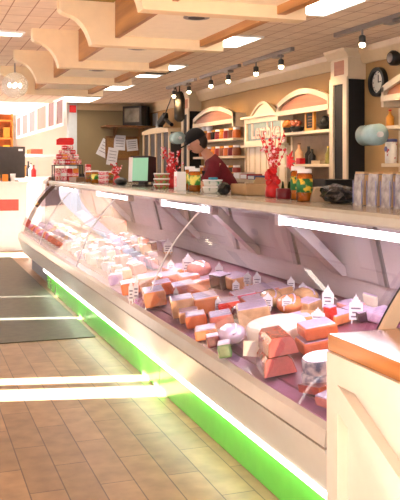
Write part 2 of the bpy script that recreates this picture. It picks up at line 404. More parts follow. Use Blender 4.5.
part(case, 'glass_rail', prism(new(), [(1.453, .549), (1.453, .538), (1.515, .538), (1.515, .562), (1.47, .553)], Y0, Y1, XZ), PURPLE)
part(case, 'deck', prism(new(), [(1.515, deckz(1.515)), (2.46, deckz(2.46)), (2.46, .53), (1.515, .53)], Y0, Y1, XZ), DECK)
part(case, 'rear_ledge', bb(new(), 2.38, 2.48, Y0, Y1, deckz(2.46), .86), STEEL)
dw = (Y1 - Y0) / 9
for k in range(9):
    d = part(case, 'rear_door', prism(new(), [(2.36, .865), (2.27, 1.235), (2.30, 1.235), (2.39, .865)], Y0 + k * dw + .01, Y0 + (k + 1) * dw - .01, XZ), STEEL)
    part(d, 'door_stile', prism(new(), [(2.345, .865), (2.255, 1.235), (2.27, 1.235), (2.36, .865)], Y0 + k * dw + .01, Y0 + k * dw + .07, XZ), GREYM)
part(case, 'back_wall', bb(new(), 2.48, 2.53, Y0, Y1, .24, 1.238), BUMPER)
for y in (4.08, 5.3, 6.6, 9.0):
    part(case, 'top_bracket', prism(new(), [(1.93, 1.238), (2.02, 1.238), (2.40, .87), (2.33, .87)], y, y + .12, XZ), STEEL)
for a, b in ((2.75, 4.1), (5.22, 6.38), (7.5, 8.9), (10.1, 11.3)):
    tb = part(case, 'light_tube', tube(new(), [(1.955, a, 1.195), (1.955, b, 1.195)], .019, 12), TUBE, True)
    s_ = new(); bb(s_, 1.93, 1.98, a - .05, a, 1.17, 1.238); bb(s_, 1.93, 1.98, b, b + .05, 1.17, 1.238)
    part(tb, 'tube_holder', s_, WHITEP)
    al = bpy.data.lights.new('case_lamp', 'AREA'); al.shape = 'RECTANGLE'; al.size = .04; al.size_y = b - a; al.energy = 6 * (b - a); al.color = (1, .90, .97)
    ao = bpy.data.objects.new('case_lamp', al); COL.objects.link(ao); ao.location = (1.965, (a + b) / 2, 1.165); ao.rotation_euler = (0, .12, 0)
solo('counter_ledge', 'long grey-cream laminate ledge running along the top of the deli case', 'counter top',
     prism(new(), [(1.88, 1.24), (1.872, 1.25), (1.872, 1.285), (1.884, 1.3), (2.55, 1.3), (2.55, 1.24)], Y0 - .03, Y1 + .05, XZ), LEDGE)
bb_ = new(); box(bb_, (1.93, 12.02, 1.30), (.10, .05, .10), .01); tube(bb_, [(1.86, 12.0, 1.22), (1.9, 12.0, 1.3), (1.98, 12.0, 1.36)], .02)
part(case, 'end_hinge', bb_, BROWN, label='bronze hinge bracket at far end')

# ------------------------------------------------------------------ foreground service counter with butcher block top
sc = thing('service_counter', 'cream panelled counter with butcher block top at lower right foreground', 'counter', (1.4, 2.56, 0))
part(sc, 'butcher_block', bb(new(), 0, 1.1, -2.4, 0, .84, .90, .004), BUTCHER)
part(sc, 'cabinet', bb(new(), .03, 1.06, -2.37, -.015, 0, .84), CPAINT)
RC = .042
fr = new()
bb(fr, .03 - RC, .03, -2.37, -.015, .74, .84); bb(fr, .03 - RC, .03, -2.37, -.015, 0, .12)
for y0, y1 in ((-.09, -.015), (-1.24, -1.14), (-2.37, -2.29)): bb(fr, .03 - RC, .03, y0, y1, .12, .74)
part(sc, 'face_frame', fr, CPAINT)
for a, b in ((-.09, -1.14), (-1.24, -2.29)):
    for q in (0, 1):
        A, B = (a, b) if q == 0 else (b, a)
        m1 = A + (B - A) * .0
        part(sc, 'diagonal_brace', prism(new(), [(A, .74), (B, .22), (B, .12), (A, .645)] if q == 0 else [(A, .74), (a + (b - a) * .56, .48), (a + (b - a) * .62, .43), (A, .645)], .03 - RC + .001 * q, .03, YZ), CPAINT)
# ------------------------------------------------------------------ things on the ledge
LZ = 1.30
def lpos(px, X=2.15): return (X, onx(px, X), LZ)
GP = 'jars on the ledge'
def make_jar(label, lab, loc, h=.19, r=.047):
    t = thing('glass_jar', label, 'jar', loc, random.random(), GP)
    part(t, 'contents', lathe(new(), [(r * .93, .004), (r * .94, h * .78), (r * .8, h * .84)], 20), HONEY, True)
    part(t, 'glass', lathe(new(), [(r * .96, .001), (r, .01), (r, h * .80), (r * .82, h * .88)], 20), JARG, True)
    part(t, 'label_band', lathe(new(), [(r * 1.01, h * .28), (r * 1.015, h * .70)], 20), lab, True)
    part(t, 'lid', lathe(new(), [(r * .88, h * .87), (r * .9, h * .88), (r * .9, h * .985), (r * .84, h)], 20), WHITEP, True)
make_jar('front honey-coloured jar with green and yellow label, right of the dark red tin', LABELG, lpos(304.5, 2.12))
make_jar('honey-coloured jar half hidden behind the front honey jar, its white lid higher', LABELG, lpos(298, 2.22), .205)
make_jar('amber jar with bright green and pale label beside the white carton', LABELW, lpos(194.5, 2.14), .19, .05)
make_jar('amber jar half hidden behind the green-labelled jar by the white carton', LABELW, lpos(190, 2.24), .205, .05)
make_jar('small orange jar at the far left of the ledge beside pink tubs', LABELW, lpos(95, 2.12), .16, .05)
make_jar('small orange jar between the pink tubs and the black case, half hidden', VEGMIX, lpos(112, 2.3), .15, .05)
make_jar('small multicoloured jar leftmost on the ledge beside the wooden trays', VEGMIX, lpos(89.5, 2.2), .15, .055)

def pouch(label, px, X):
    L = .10
    t = thing('foil_pouch', label, 'pouch', (X, onx(px, X), LZ), 0, 'silver foil pouches')
    b = new(); prism(b, [(-L / 2, 0), (L / 2, 0), (L / 2 - .004, .165), (-L / 2 + .004, .165)], -.028, .028, YZ)
    for v in b.verts:
        if v.co.z > .1: v.co.x *= .55
    part(t, 'pouch_body', b, SILVER)
    part(t, 'side_gusset', prism(new(), [(-.026, .004), (.026, .004), (.014, .16), (-.014, .16)], -L / 2 - .006, -L / 2 - .0005, XZ), CARD, label='brown gusset side')
    for sg_ in (-1, 1): part(t, 'edge_print', box(new(), (-.0285, sg_ * (L / 2 - .008), .07), (.002, .007, .12)), BLUE, label='blue printed edge')
    part(t, 'top_seal', bb(new(), -.013, .013, -L / 2 + .006, L / 2 - .006, .162, .176), CARD)
pouch('silver foil pouch with blue edges, leftmost of the row beside the black bag', 362, 2.2)
pouch('silver foil pouch, second from left in the row at the right of the ledge', 376, 2.2)
pouch('silver foil pouch, third from left in the row at the right of the ledge', 390, 2.2)
pouch('silver foil pouch cut by the right picture edge, last of the row', 404, 2.2)

b = ball(new(), (0, 0, .05), (.07, .16, .055), 3, .16, 3, 0.0)
solo('plastic_bag', 'crumpled glossy black plastic bag lying between jars and silver pouches', 'bag', b, BLACKF, lpos(338, 2.2), 0, 'black bags on the ledge')
b = new(); prism(b, [(-.07, 0), (.07, 0), (.06, .05), (.03, .085), (-.035, .08), (-.06, .04)], -.05, .05, XZ)
solo('paper_wrap', 'folded kraft paper wrap leaning at the left end of the glossy black bag', 'paper', b, KRAFT, lpos(317.5, 2.2))

BERRY = []
for m_ in (RED, PINKP):
    b = ball(new(), (0, 0, 0), (.010, .010, .010), 1); me = bpy.data.meshes.new('berry'); b.to_mesh(me); b.free(); me.materials.append(m_); BERRY.append(me)
def bouquet(name, label, loc, h, seed, bow=True, n=16):
    rnd = random.Random(seed)
    t = thing(name, label, 'decoration', loc, 0, 'red berry decorations')
    part(t, 'pot', lathe(new(), [(.035, 0), (.05, .01), (.045, .07), (.03, .09), (.02, .1)], 14), RED, True)
    st = new(); spots = []
    for k in range(n):
        a = rnd.random() * 2 * PI; sp = rnd.uniform(.02, .095); hh = rnd.uniform(.55, 1) * h
        p = [(0, 0, .08), (sp * .35 * math.cos(a), sp * .35 * math.sin(a), .08 + (hh - .08) * .5), (sp * math.cos(a), sp * math.sin(a), hh)]
        tube(st, p, .0022, 5)
        for q in range(6):
            u = rnd.uniform(.45, 1); f0 = Vector(p[1]).lerp(Vector(p[2]), max(0, u * 2 - 1)) if u > .5 else Vector(p[0]).lerp(Vector(p[1]), u * 2)
            spots.append((f0 + Vector((rnd.uniform(-.02, .02), rnd.uniform(-.02, .02), rnd.uniform(-.01, .01))), rnd.uniform(.8, 1.35), rnd.random() < .6))
    part(t, 'stems', st, RED)
    for p, sc_, isred in spots:
        o = bpy.data.objects.new('berry', BERRY[0] if isred else BERRY[1]); COL.objects.link(o); o.parent = t; o.location = p; o.scale = (sc_,) * 3
        if not isred: o['label'] = 'white-pink berry'
    if bow:
        bw = new()
        for k in range(9): ball(bw, (rnd.uniform(-.03, .03), rnd.uniform(-.03, .03), .06 + .12 * k / 8), (rnd.uniform(.02, .035), rnd.uniform(.02, .035), .026), 2, .2, k)
        part(t, 'bow', bw, RED, label='shiny red ribbon bow')
    return t
bouquet('berry_spray', 'tall red and white berry spray with red ribbon bow standing in front of the shelves', lpos(272.5, 2.2), .46, 1, True, 12)
fl = new()
for k in range(10):
    a = k * 2 * PI / 10; rr = .05 + .02 * (k % 2)
    prism(fl, [(0, 0), (.3, .25), (1, 0), (.3, -.25)], -.004, .004, lambda u, v, d, a=a, rr=rr: (d + .02 * u, rr * (u * math.cos(a) - v * math.sin(a)), rr * (u * math.sin(a) + v * math.cos(a))))
solo('silk_flower', 'large red silk flower beside the tall berry spray, in front of the lower shelf', 'flower', fl, RED, (2.19, onx(288, 2.19) - .0, LZ + .235))
bouquet('berry_spray', 'red berry spray behind the stacked clear tubs, left of the person', lpos(172, 2.3), .40, 2)
bouquet('berry_spray', 'small red berry spray in a red pot behind the black case, left of the monitor', lpos(117, 2.25), .26, 3, False, 12)
tn = thing('red_tin', 'low dark red tin with a green sprig between berry spray and honey jars', 'tin', lpos(285, 2.2))
part(tn, 'tin_body', lathe(new(), [(.055, 0), (.058, .006), (.058, .06), (.052, .065)], 20), DRED, True)
sp_ = new()
for k in range(5): prism(sp_, [(-.008, 0), (0, .045), (.008, 0)], -.002, .002, lambda u, v, d, k=k: (u + d + .02 * math.sin(k * 2), .03 * math.cos(k * 2.3), .064 + v))
part(tn, 'sprig', sp_, GREENL)

cb = thing('cardboard_tray', 'open brown cardboard box lying on the ledge left of the tall berry spray', 'box', lpos(250, 2.25), 0)
b = new(); bb(b, -.09, .09, -.14, .14, 0, .006); bb(b, -.09, -.084, -.14, .14, 0, .08); bb(b, .084, .09, -.14, .14, 0, .08); bb(b, -.084, .084, -.14, -.134, 0, .08); bb(b, -.084, .084, .134, .14, 0, .08)
part(cb, 'box_body', b, CARD)
f1 = new(); prism(f1, [(-.14, .08), (.14, .08), (.10, .125), (-.12, .125)], .088, .092, YZ); part(cb, 'flap', f1, CARD)
f1 = new(); prism(f1, [(.14, .08), (.22, .05), (.22, .046), (.14, .076)], -.08, .08, YZ); part(cb, 'flap', f1, KRAFT, label='pale side flap')
solo('plastic_bag', 'small crumpled dark grey bag between the cardboard box and the white tubs', 'bag', ball(new(), (0, 0, .045), (.05, .07, .05), 2, .25, 9, 0), BLACKF, lpos(224, 2.12), 0, 'black bags on the ledge')
def tubs(label, loc, n, fill, w=.075, h=.048, lidm=WHITEP, group='stacked tubs'):
    for k in range(n):
        wh = ['bottom', 'middle', 'top'][k] if n == 3 else ['bottom', 'top'][k]
        t = thing('food_tub', '%s tub of %s' % (wh, label), 'tub', (loc[0], loc[1], loc[2] + k * h), 0, group)
        part(t, 'tub', lathe(new(), [(w * .82, .001), (w * .86, .006), (w * .96, h * .78)], 20), fill, True)
        part(t, 'lid', lathe(new(), [(w * .99, h * .78), (w * 1.03, h * .80), (w * 1.03, h * .95), (w * .9, h * .998)], 20), lidm, True)
tubs('the clear stack right of the monitor', lpos(161.5, 2.15), 3, VEGMIX)
tubs('the white stack left of the small dark bag', lpos(212.5, 2.15), 2, mottled('green_tub', (222, 222, 214), (60, 120, 90), 16, .4, .1, .05, .58), .076, .052)
solo('blue_packet', 'small teal-blue packet lying on top of the white tubs', 'packet', box(new(), (0, 0, .009), (.05, .07, .018), .004), mat('teal_blue', (40, 140, 170), .4), (2.12, onx(213, 2.12), LZ + .104))
tubs('the pink-printed stack right of the small orange jar', lpos(103.5, 2.15), 3, PINKP, .065, .05)
bx = thing('white_carton', 'white carton standing between clear tubs and amber jar', 'carton', lpos(180, 2.15))
part(bx, 'carton', bb(new(), -.04, .04, -.045, .045, 0, .16, .003), WHITEP); part(bx, 'printed_patch', bb(new(), -.0415, -.04, -.03, .03, .03, .12), PINKP)
mo = thing('computer_monitor', 'boxy computer terminal with pale green screen on the ledge', 'monitor', (2.2, onx(142.5, 2.2), LZ), math.radians(38))
mo.scale = (.74, .72, 1)
part(mo, 'base', bb(new(), -.09, .09, -.12, .12, 0, .02, .004), DARKGREY)
part(mo, 'stand', bb(new(), -.03, .05, -.05, .05, .02, .06), DARKGREY)
part(mo, 'housing', prism(new(), [(-.08, .045), (.12, .055), (.12, .30), (-.06, .315)], -.15, .17, lambda a, b_, d: (a, d, b_)), mat('brown_black', (50, 26, 30), .35))
part(mo, 'screen', prism(new(), [(-.15, .06), (.12, .06), (.12, .295), (-.15, .295)], -.0005, .006, lambda a, b_, d: (-.0835 + (b_ - .045) * .072 + d, a, b_)), SCREEN, label='pale green lit screen')
part(mo, 'side_bezel', prism(new(), [(.12, .05), (.19, .05), (.19, .30), (.12, .30)], -.001, .005, lambda a, b_, d: (-.0835 + (b_ - .045) * .072 + d, a, b_)), WHITEP, label='white left bezel')
solo('card_terminal', 'low black zip case on the ledge left of the monitor', 'case', ball(new(), (0, 0, .04), (.07, .13, .045), 3, .02, 5, 0), BLACK, lpos(121, 2.15), 0, None, True)
def tray(label, px, X, h=.06):
    t = thing('wooden_tray', label, 'tray', lpos(px, X), 0, 'wooden trays')
    b = new(); bb(b, -.12, .12, -.28, .28, 0, .012); bb(b, -.12, -.108, -.28, .28, .012, h); bb(b, .108, .12, -.28, .28, .012, h); bb(b, -.108, .108, -.28, -.268, .012, h); bb(b, -.108, .108, .268, .28, .012, h)
    part(t, 'tray', b, BROWN)
    part(t, 'contents', ball(new(), (0, 0, .035), (.1, .25, .03), 2, .15, 4, .012), DARKGREY)
tray('brown wooden tray nearer the orange jars, at far left of the ledge', 81, 2.18)
tray('brown wooden tray just in front of the candy pyramid', 74, 2.3)
solo('black_bowl', 'black bowl behind the wooden trays at far left of the ledge', 'bowl', lathe(new(), [(.05, 0), (.12, .05), (.14, .1), (.13, .1), (.1, .05), (.04, .02)], 18), BLACK, (2.42, onx(86, 2.42), LZ), 0, None, True)
# candy pyramid on a two-tier stand
px0 = (2.08, 11.72, LZ)
cs = thing('candy_stand', 'dark two-tier stand holding the pyramid of candy packets at the ledge end', 'stand', px0)
part(cs, 'tier', bb(new(), -.19, .24, -.1, .1, .218, .23), DARKGREY)
for sx in (-.18, .23):
    for sy in (-.09, .09): part(cs, 'leg', bb(new(), sx - .008, sx + .008, sy - .008, sy + .008, 0, .218), DARKGREY)
def packet(label, loc, s, m, grp):
    t = thing('candy_packet', label, 'packet', loc, random.uniform(-.08, .08), grp)
    part(t, 'packet_body', box(new(), (0, 0, s[2] / 2), s, min(s) * .2), m)
    part(t, 'packet_band', box(new(), (0, 0, s[2] * .5), (s[0] * 1.02, s[1] * 1.02, s[2] * .25)), PINKP if m is not PINKP else WHITEP)
cm = [CANDY, PINKP, RED, ORANGE, CANDY, PINKP, RED, CANDY, DRED]
for i in range(4):
    packet('red and pink candy packet on the lower tier of the dark stand', (px0[0] - .115 + i * .088, px0[1], LZ), (.078, .09, .18), cm[i], 'candy packets on the lower tier')
for i in range(3):
    packet('red and pink candy packet at the right foot of the dark stand', (px0[0] + .29 + i * .02, px0[1] - .02 + i * .1 - .2, LZ), (.08, .085, .16 + .04 * i), cm[i + 4], 'candy packets at the stand foot')
for lv, (n, z) in enumerate(((5, .232), (4, .314), (3, .390), (2, .454))):
    for i in range(n):
        packet(['candy packet in the bottom row on top of the dark stand', 'candy packet in the second row of the pyramid', 'candy packet in the third row of the pyramid', 'candy packet at the peak of the pyramid'][lv],
               (px0[0] + .025 + (i - (n - 1) / 2) * .082, px0[1], LZ + z), (.074, .11, (.08, .074, .062, .06)[lv]), cm[(i + lv * 2) % 9], 'candy pyramid row %s' % ['one', 'two', 'three', 'four'][lv])
rs = thing('red_sign', 'red rounded sign standing behind the candy pyramid', 'sign', (2.12, 11.97, LZ))
part(rs, 'sign_board', prism(new(), [(-.13, .53), (.11, .53), (.13, .55), (.13, .62), (.10, .64), (-.08, .635), (-.13, .61)], 0, .015, XZ), REDS)
part(rs, 'post', bb(new(), -.006, .006, .015, .027, 0, .6), GREYM)

# ------------------------------------------------------------------ right wall joinery
def pilaster(y0, y1, label):
    t = thing('pilaster', label, 'pilaster', (XW, (y0 + y1) / 2, 0), 0, 'wall pilasters')
    h = (y1 - y0) / 2
    part(t, 'lower_shaft', bb(new(), -.18, 0, -h + .02, h, 0, 2.30), BLACKP, label='black lower shaft')
    part(t, 'upper_box', bb(new(), -.185, 0, -h, h, 2.30, 2.50), CREAM)
    fr = new()
    for a, b, c, d in ((-h, -h + .07, 1.2, 2.26), (h - .07, h, 1.2, 2.26), (-h, h, 2.26, 2.32), (-h, h, .9, 1.2)): bb(fr, -.20, -.18, a, b, c, d)
    part(t, 'face_frame', fr, CREAM)
    part(t, 'inset_panel', bb(new(), -.188, -.184, -h + .07, h - .07, 2.345, 2.475), ARCHW, label='small wood inset panel')
    cp = prism(new(), [(-.185, 2.495), (-.2, 2.495), (-.215, 2.52), (-.24, 2.55), (-.25, HC - .005), (0, HC - .005), (0, 2.495)], -h - .03, h + .03, XZ)
    part(t, 'capital', cp, CREAM)
pilaster(6.36, 6.68, 'tall cream pilaster with black panels between clock and arched shelf')
pilaster(10.8, 11.12, 'distant cream and black pilaster just behind the person in the black cap')

def arch_shelf(y0, y1, label, shelves):
    D = .20; L = y1 - y0
    t = thing('arched_shelf', label, 'shelf', (XW, y0, 0), 0, 'arched wall shelves')
    part(t, 'back_panel', bb(new(), -.02, 0, .03, L - .03, 1.0, 2.1), mat('shelf_back_tan', (150, 124, 92), .7))
    for a in (0, L - .04): part(t, 'side_post', bb(new(), -.03, 0, a, a + .04, .9, 2.1), CREAM)
    N = 14
    up = [(L * k / N, 2.17 + .12 * math.sin(PI * k / N) ** .9) for k in range(N + 1)]
    lo = [(a, b - .055) for a, b in up]
    part(t, 'arch_rail', prism(new(), up + list(reversed(lo)), -D, -D + .035, YZ), CREAM)
    part(t, 'arch_infill', prism(new(), [(.02, 2.09)] + [(a, b - .03) for a, b in up[1:-1]] + [(L - .02, 2.09)], -D + .036, -D + .05, YZ), ARCHW, label='wood-grain arch infill')
    part(t, 'bottom_rail', bb(new(), -D - .005, -D + .035, 0, L, 2.045, 2.095), CREAM)
    for a in (0, L - .035): part(t, 'end_bracket', bb(new(), -D, -.02, a, a + .035, 2.0, 2.17), CREAM)
    for z in shelves: part(t, 'shelf_board', bb(new(), -D, -.02, .0, L, z - .03, z, .004), CREAM)
    return t
arch_shelf(6.69, 7.85, 'cream arched wall shelf between the black-panelled pilaster and the lettered sign', (1.86, 1.53))
arch_shelf(9.1, 10.6, 'cream arched wall shelf crowded with jars, behind the person', (1.86, 1.64, 1.40))
arch_shelf(4.55, 5.79, 'cream arched wall shelf cut off by the right picture edge', (1.84, 1.53))

sg = thing('shop_sign', 'white framed shop sign with arched pediment and pale lettering between the two arched shelves', 'sign', (XW, 7.88, 0))
L = 1.1
f = new(); bb(f, -.10, -.06, 0, L, 2.02, 2.08); bb(f, -.10, -.06, 0, L, 1.76, 1.81); bb(f, -.10, -.06, 0, .06, 1.81, 2.02); bb(f, -.10, -.06, L - .06, L, 1.81, 2.02)
part(sg, 'sign_frame', f, CREAM)
part(sg, 'sign_panel', bb(new(), -.075, -.06, .06, L - .06, 1.81, 2.02), SIGNP)
N = 12
part(sg, 'pediment', prism(new(), [(L * .12, 2.08)] + [(L * (.12 + .76 * k / N), 2.08 + .165 * math.sin(PI * k / N) ** 1.4) for k in range(1, N)] + [(L * .88, 2.08)], -.09, -.05, YZ), CREAM)
part(sg, 'pediment_rim', prism(new(), [(L * (.12 + .76 * k / N), 2.085 + .175 * math.sin(PI * k / N) ** 1.4) for k in range(N + 1)] + [(L * (.12 + .76 * k / N), 2.06 + .165 * math.sin(PI * k / N) ** 1.4) for k in range(N, -1, -1)], -.11, -.09, YZ), CREAMW)
part(sg, 'cornice', bb(new(), -.14, -.05, -.03, L + .03, 2.075, 2.10), CREAM)
part(sg, 'sill', bb(new(), -.14, -.05, -.03, L + .03, 1.735, 1.76), CREAM)
bd = new(); bb(bd, -.06, 0, .0, L, 1.0, 1.735)
part(sg, 'panelled_back', bd, CREAM)
for k in range(7): part(sg, 'batten', bb(new(), -.068, -.06, .03 + k * .165, .05 + k * .165, 1.0, 1.735), CREAMW)
cu = bpy.data.curves.new('lettering', 'FONT'); cu.body = 'Lembke'; cu.size = .25; cu.extrude = .004; cu.align_x = 'CENTER'; cu.offset = .004
to = bpy.data.objects.new('lettering_tmp', cu); COL.objects.link(to)
bpy.context.view_layer.update()
me = bpy.data.meshes.new_from_object(to.evaluated_get(bpy.context.evaluated_depsgraph_get()))
bpy.data.objects.remove(to)
lt = bpy.data.objects.new('lettering', me); COL.objects.link(lt); me.materials.clear(); me.materials.append(SIGNT)
lt.parent = sg; lt.rotation_euler = (PI / 2, 0, -PI / 2); lt.location = (-.08, L / 2 - .02, 1.835)
lt['label'] = 'pale pink sign lettering'

# low back counter under the joinery
bcn = thing('back_cabinet', 'cream back cabinet with wooden top along the wall behind the case', 'cabinet', (XW, 4.5, 0))
part(bcn, 'carcass', bb(new(), -.62, -.21, 0, 6.2, 0, .93), CREAM)
part(bcn, 'worktop', bb(new(), -.65, -.205, -.02, 6.25, .93, .97, .004), BROWN)
for k in range(6):
    d = part(bcn, 'door', bb(new(), -.64, -.62, .05 + k * 1.02, 1.0 + k * 1.02, .1, .9, .004), CREAMW)
    part(d, 'knob', ball(new(), (-.655, .12 + k * 1.02, .6), (.016, .016, .016), 2), GREYM)
# book boxes behind
st_ = thing('riser_shelf', 'low cream riser on the back cabinet carrying a row of books', 'shelf', (3.42, 8.3, 0))
part(st_, 'table_top', bb(new(), -.15, .12, -.75, .6, 1.34, 1.37), CREAM)
for sx in (-.12, .09):
    for sy in (-.7, .55): part(st_, 'leg', bb(new(), sx - .02, sx + .02, sy - .02, sy + .02, .97, 1.34), CREAM)
bc = [((60, 80, 130), 'blue'), ((170, 60, 50), 'red'), ((210, 200, 190), 'white'), ((60, 100, 90), 'green'), ((90, 60, 90), 'purple'), ((200, 160, 90), 'tan')]
for k in range(6):
    t = thing('book', '%s book lying in the row on the cream riser beyond the cardboard box' % bc[k][1], 'book', (3.40, 7.68 + k * .2, 1.37), 0, 'books behind the ledge')
    h = .04 + .015 * (k % 3)
    part(t, 'cover', bb(new(), -.1, .08, -.09, .09, 0, h, .003), mat('book_' + bc[k][1], bc[k][0], .6))
    part(t, 'pages', bb(new(), -.102, -.099, -.08, .08, .006, h - .006), PAPER)

# contents of the arched shelf beside the pilaster
S1 = XW - .12
pf = thing('picture_frame', 'gold-framed small chalkboard on the upper shelf by the pilaster', 'picture frame', (S1 - .02, onx(312, S1), 1.86))
fr = new(); bb(fr, -.012, .012, -.10, -.07, 0, .21); bb(fr, -.012, .012, .07, .10, 0, .21); bb(fr, -.012, .012, -.07, .07, .18, .21); bb(fr, -.012, .012, -.07, .07, 0, .03)
part(pf, 'frame', fr, GOLD); part(pf, 'board', bb(new(), -.004, .008, -.07, .07, .03, .18), BLACKP); 
sq = new()
for z in (.14, .11, .08, .055): bb(sq, -.0055, -.004, -.045, .04, z, z + .008)
part(pf, 'chalk_lines', sq, mat('chalk_brown', (120, 84, 56), .8))
def basket(label, px, z, r, m, seed):
    t = thing('fruit_bowl', label, 'bowl', (S1, onx(px, S1), z), 0, 'bowls on the shelf')
    part(t, 'bowl', lathe(new(), [(r * .5, 0), (r * .9, .03), (r, .06), (r * .9, .06)], 16), BLACKP, True)
    b = new(); rnd = random.Random(seed)
    for k in range(9): ball(b, (rnd.uniform(-.5, .5) * r, rnd.uniform(-.7, .7) * r, .07 + rnd.uniform(0, .05)), (.03, .03, .03), 2)
    part(t, 'fruit', b, m, True)
basket('dark bowl of brown and red ornaments left of the gold-framed board', 297, 1.86, .075, F_RIND, 2)
basket('small bowl of orange gourds at the left end of the upper shelf', 288, 1.86, .055, ORANGE, 3)
basket('dark basket right of the gold-framed board on the upper shelf', 325, 1.86, .08, BLACK, 4)
def bottle(label, loc, h, r, m, capm=BLACK, grp='bottles and figures on the shelves'):
    t = thing('bottle', label, 'bottle', loc, 0, grp)
    part(t, 'bottle_body', lathe(new(), [(r * .9, 0), (r, .01), (r, h * .55), (r * .35, h * .75), (r * .33, h * .92)], 14), m, True)
    part(t, 'cap', lathe(new(), [(r * .38, h * .92), (r * .38, h)], 12), capm)
Z2 = 1.53
bottle('tall peach-coloured bottle with dark foot on the lower shelf', (S1, onx(299, S1), Z2), .22, .045, F_PEACH, BROWN)
bottle('dark bottle behind the red box on the lower shelf', (S1 + .03, onx(306, S1), Z2), .18, .04, BLACKP)
bottle('black bottle rightmost of the dark bottles on the lower shelf', (S1, onx(312, S1), Z2), .15, .035, BLACK)
bottle('yellow-green bottle beside the pilaster on the lower shelf', (S1, onx(328, S1), Z2), .17, .03, mat('olive_bottle', (150, 140, 60), .3), YELLOW)
solo('red_box', 'small red box in front of dark bottles on the lower shelf', 'box', bb(new(), -.03, .03, -.045, .045, 0, .06, .004), RED, (S1 - .05, onx(305, S1), Z2))
solo('flat_box', 'flat pale box lying at the right of the lower shelf', 'box', bb(new(), -.04, .04, -.09, .09, 0, .035, .004), KRAFT, (S1, onx(319, S1), Z2))
solo('black_microwave', 'black box on the back counter below the lower shelf', 'appliance', bb(new(), -.16, .16, -.26, .26, 0, .42, .01), BLACK, (XW - .37, onx(319, XW - .45), .97))
# jars on the crowded shelf
JB = mat('jar_brown', (120, 60, 30), .4); JO = mat('jar_orange', (190, 96, 36), .35); JR = mat('jar_red', (140, 30, 28), .35)
cj = [JO, JR, JB, HONEY, DRED, JR, JO, BLACKP, JB]
S2 = XW - .11
for z, row, w in ((1.86, 'upper', .0), (1.64, 'middle', .03), (1.40, 'lower', .0)):
    for k in range(9):
        h = .13 if row != 'lower' else .12
        t = thing('preserve_jar', 'red or orange preserve jar in the %s row of the shelf behind the person' % row, 'jar', (S2, 9.2 + k * .155, z), 0, 'preserve jars in the %s row' % row)
        part(t, 'jar_body', lathe(new(), [(.05, 0), (.055, .01), (.055, h * .7), (.04, h * .8)], 12), cj[(k * 2 + int(z * 100)) % 9], True)
        part(t, 'jar_lid', lathe(new(), [(.045, h * .8), (.045, h)], 12), GOLD if k % 2 else WHITEP)
for k in range(2):
    solo('white_mug', ['white mug hanging left under the arch of the crowded shelf', 'white mug hanging second from left under the arch of the crowded shelf'][k], 'mug',
         lathe(new(), [(.04, 0), (.045, .01), (.045, .1), (.038, .1), (.036, .02)], 14), PAPER, (S2 - .02, 10.3 - k * .17, 1.992), 0, 'white mugs')

# clock, speaker, right-hand shelf contents
ck = thing('wall_clock', 'round black-rimmed wall clock on the tan wall', 'clock', (XW, onx(380, XW), 2.25))
RX = Matrix.Rotation(-PI / 2, 4, 'Y')
rim = new(); N = 28
for k in range(N):
    pass
def ring(r0, r1, d0, d1, seg=28):
    b = new(); P_ = []
    for k in range(seg):
        a = 2 * PI * k / seg
        P_.append([b.verts.new((-d, r * math.cos(a), r * math.sin(a))) for r, d in ((r0, d0), (r0, d1), (r1, d1), (r1, d0))])
    for k in range(seg):
        p, q = P_[k], P_[(k + 1) % seg]
        for j in range(4): b.faces.new((p[j], p[(j + 1) % 4], q[(j + 1) % 4], q[j]))
    bmesh.ops.recalc_face_normals(b, faces=b.faces); return b
part(ck, 'rim', ring(.10, .13, 0, .045), BLACK)
part(ck, 'face', lathe(new(), [(.102, 0), (.102, .015)], 28, (0, 0, 0), RX), CLOCKF)
hd = new(); box(hd, (-.018, 0, .03), (.004, .008, .07)); box(hd, (-.018, -.02, 0), (.004, .05, .007)); part(ck, 'hands', hd, BLACK)
mk = new()
for k in range(12):
    a = k * PI / 6; box(mk, (-.016, .085 * math.cos(a), .085 * math.sin(a)), (.003, .01, .01))
part(ck, 'hour_marks', mk, DARKGREY)
sk = thing('wall_speaker', 'small round black speaker on the wall at the upper right edge', 'speaker', (XW, onx(400, XW), 2.42))
part(sk, 'housing', lathe(new(), [(.05, 0), (.065, .03), (.065, .08), (.05, .1)], 18, (0, 0, 0), RX), BLACK, True); part(sk, 'grille', lathe(new(), [(.042, .1), (.035, .106)], 18, (0, 0, 0), RX), GREYM, True)
S3 = XW - .12
cn = thing('canister', 'white canister with red and blue print on the lower right-hand shelf', 'canister', (S3, onx(391, S3), 1.53))
part(cn, 'can', lathe(new(), [(.045, 0), (.05, .005), (.05, .18)], 18), mottled('spotted_white', (240, 236, 230), (200, 40, 50), 34, .4, .1, .03, .63), True); part(cn, 'lid', lathe(new(), [(.052, .18), (.052, .2), (.045, .205)], 18), BLUE, True)
part(cn, 'emblem', lathe(new(), [(.0, 0), (.022, .0), (.022, .003)][1:], 14, (-.05, 0, .12), RX), BLUE, label='round blue emblem')
bottle('small amber figure on the upper right-hand shelf', (S3, onx(390, S3), 1.84), .14, .035, GOLD, RED)
pr_ = thing('paper_roll', 'large pale teal roll on a holder left of the right-hand shelf', 'roll', (3.42, onx(371, 3.42), 1.755))
AX = Matrix.Rotation(PI / 2, 4, 'X')
part(pr_, 'roll', lathe(new(), [(.02, -.10), (.085, -.10), (.085, .12), (.02, .12)], 28, (0, 0, 0), AX @ Matrix.Rotation(0, 4, 'Z')), TEAL, True)
part(pr_, 'core', lathe(new(), [(.022, -.13), (.022, .15)], 14, (0, 0, 0), AX), WHITEP)
part(pr_, 'bracket', bb(new(), -.01, .24, .13, .145, -.02, .02), GREYM)
pr2 = copy_thing(pr_, (3.42, onx(177, 3.42), 1.90), 0, 'distant pale teal roll on a holder left of the person')
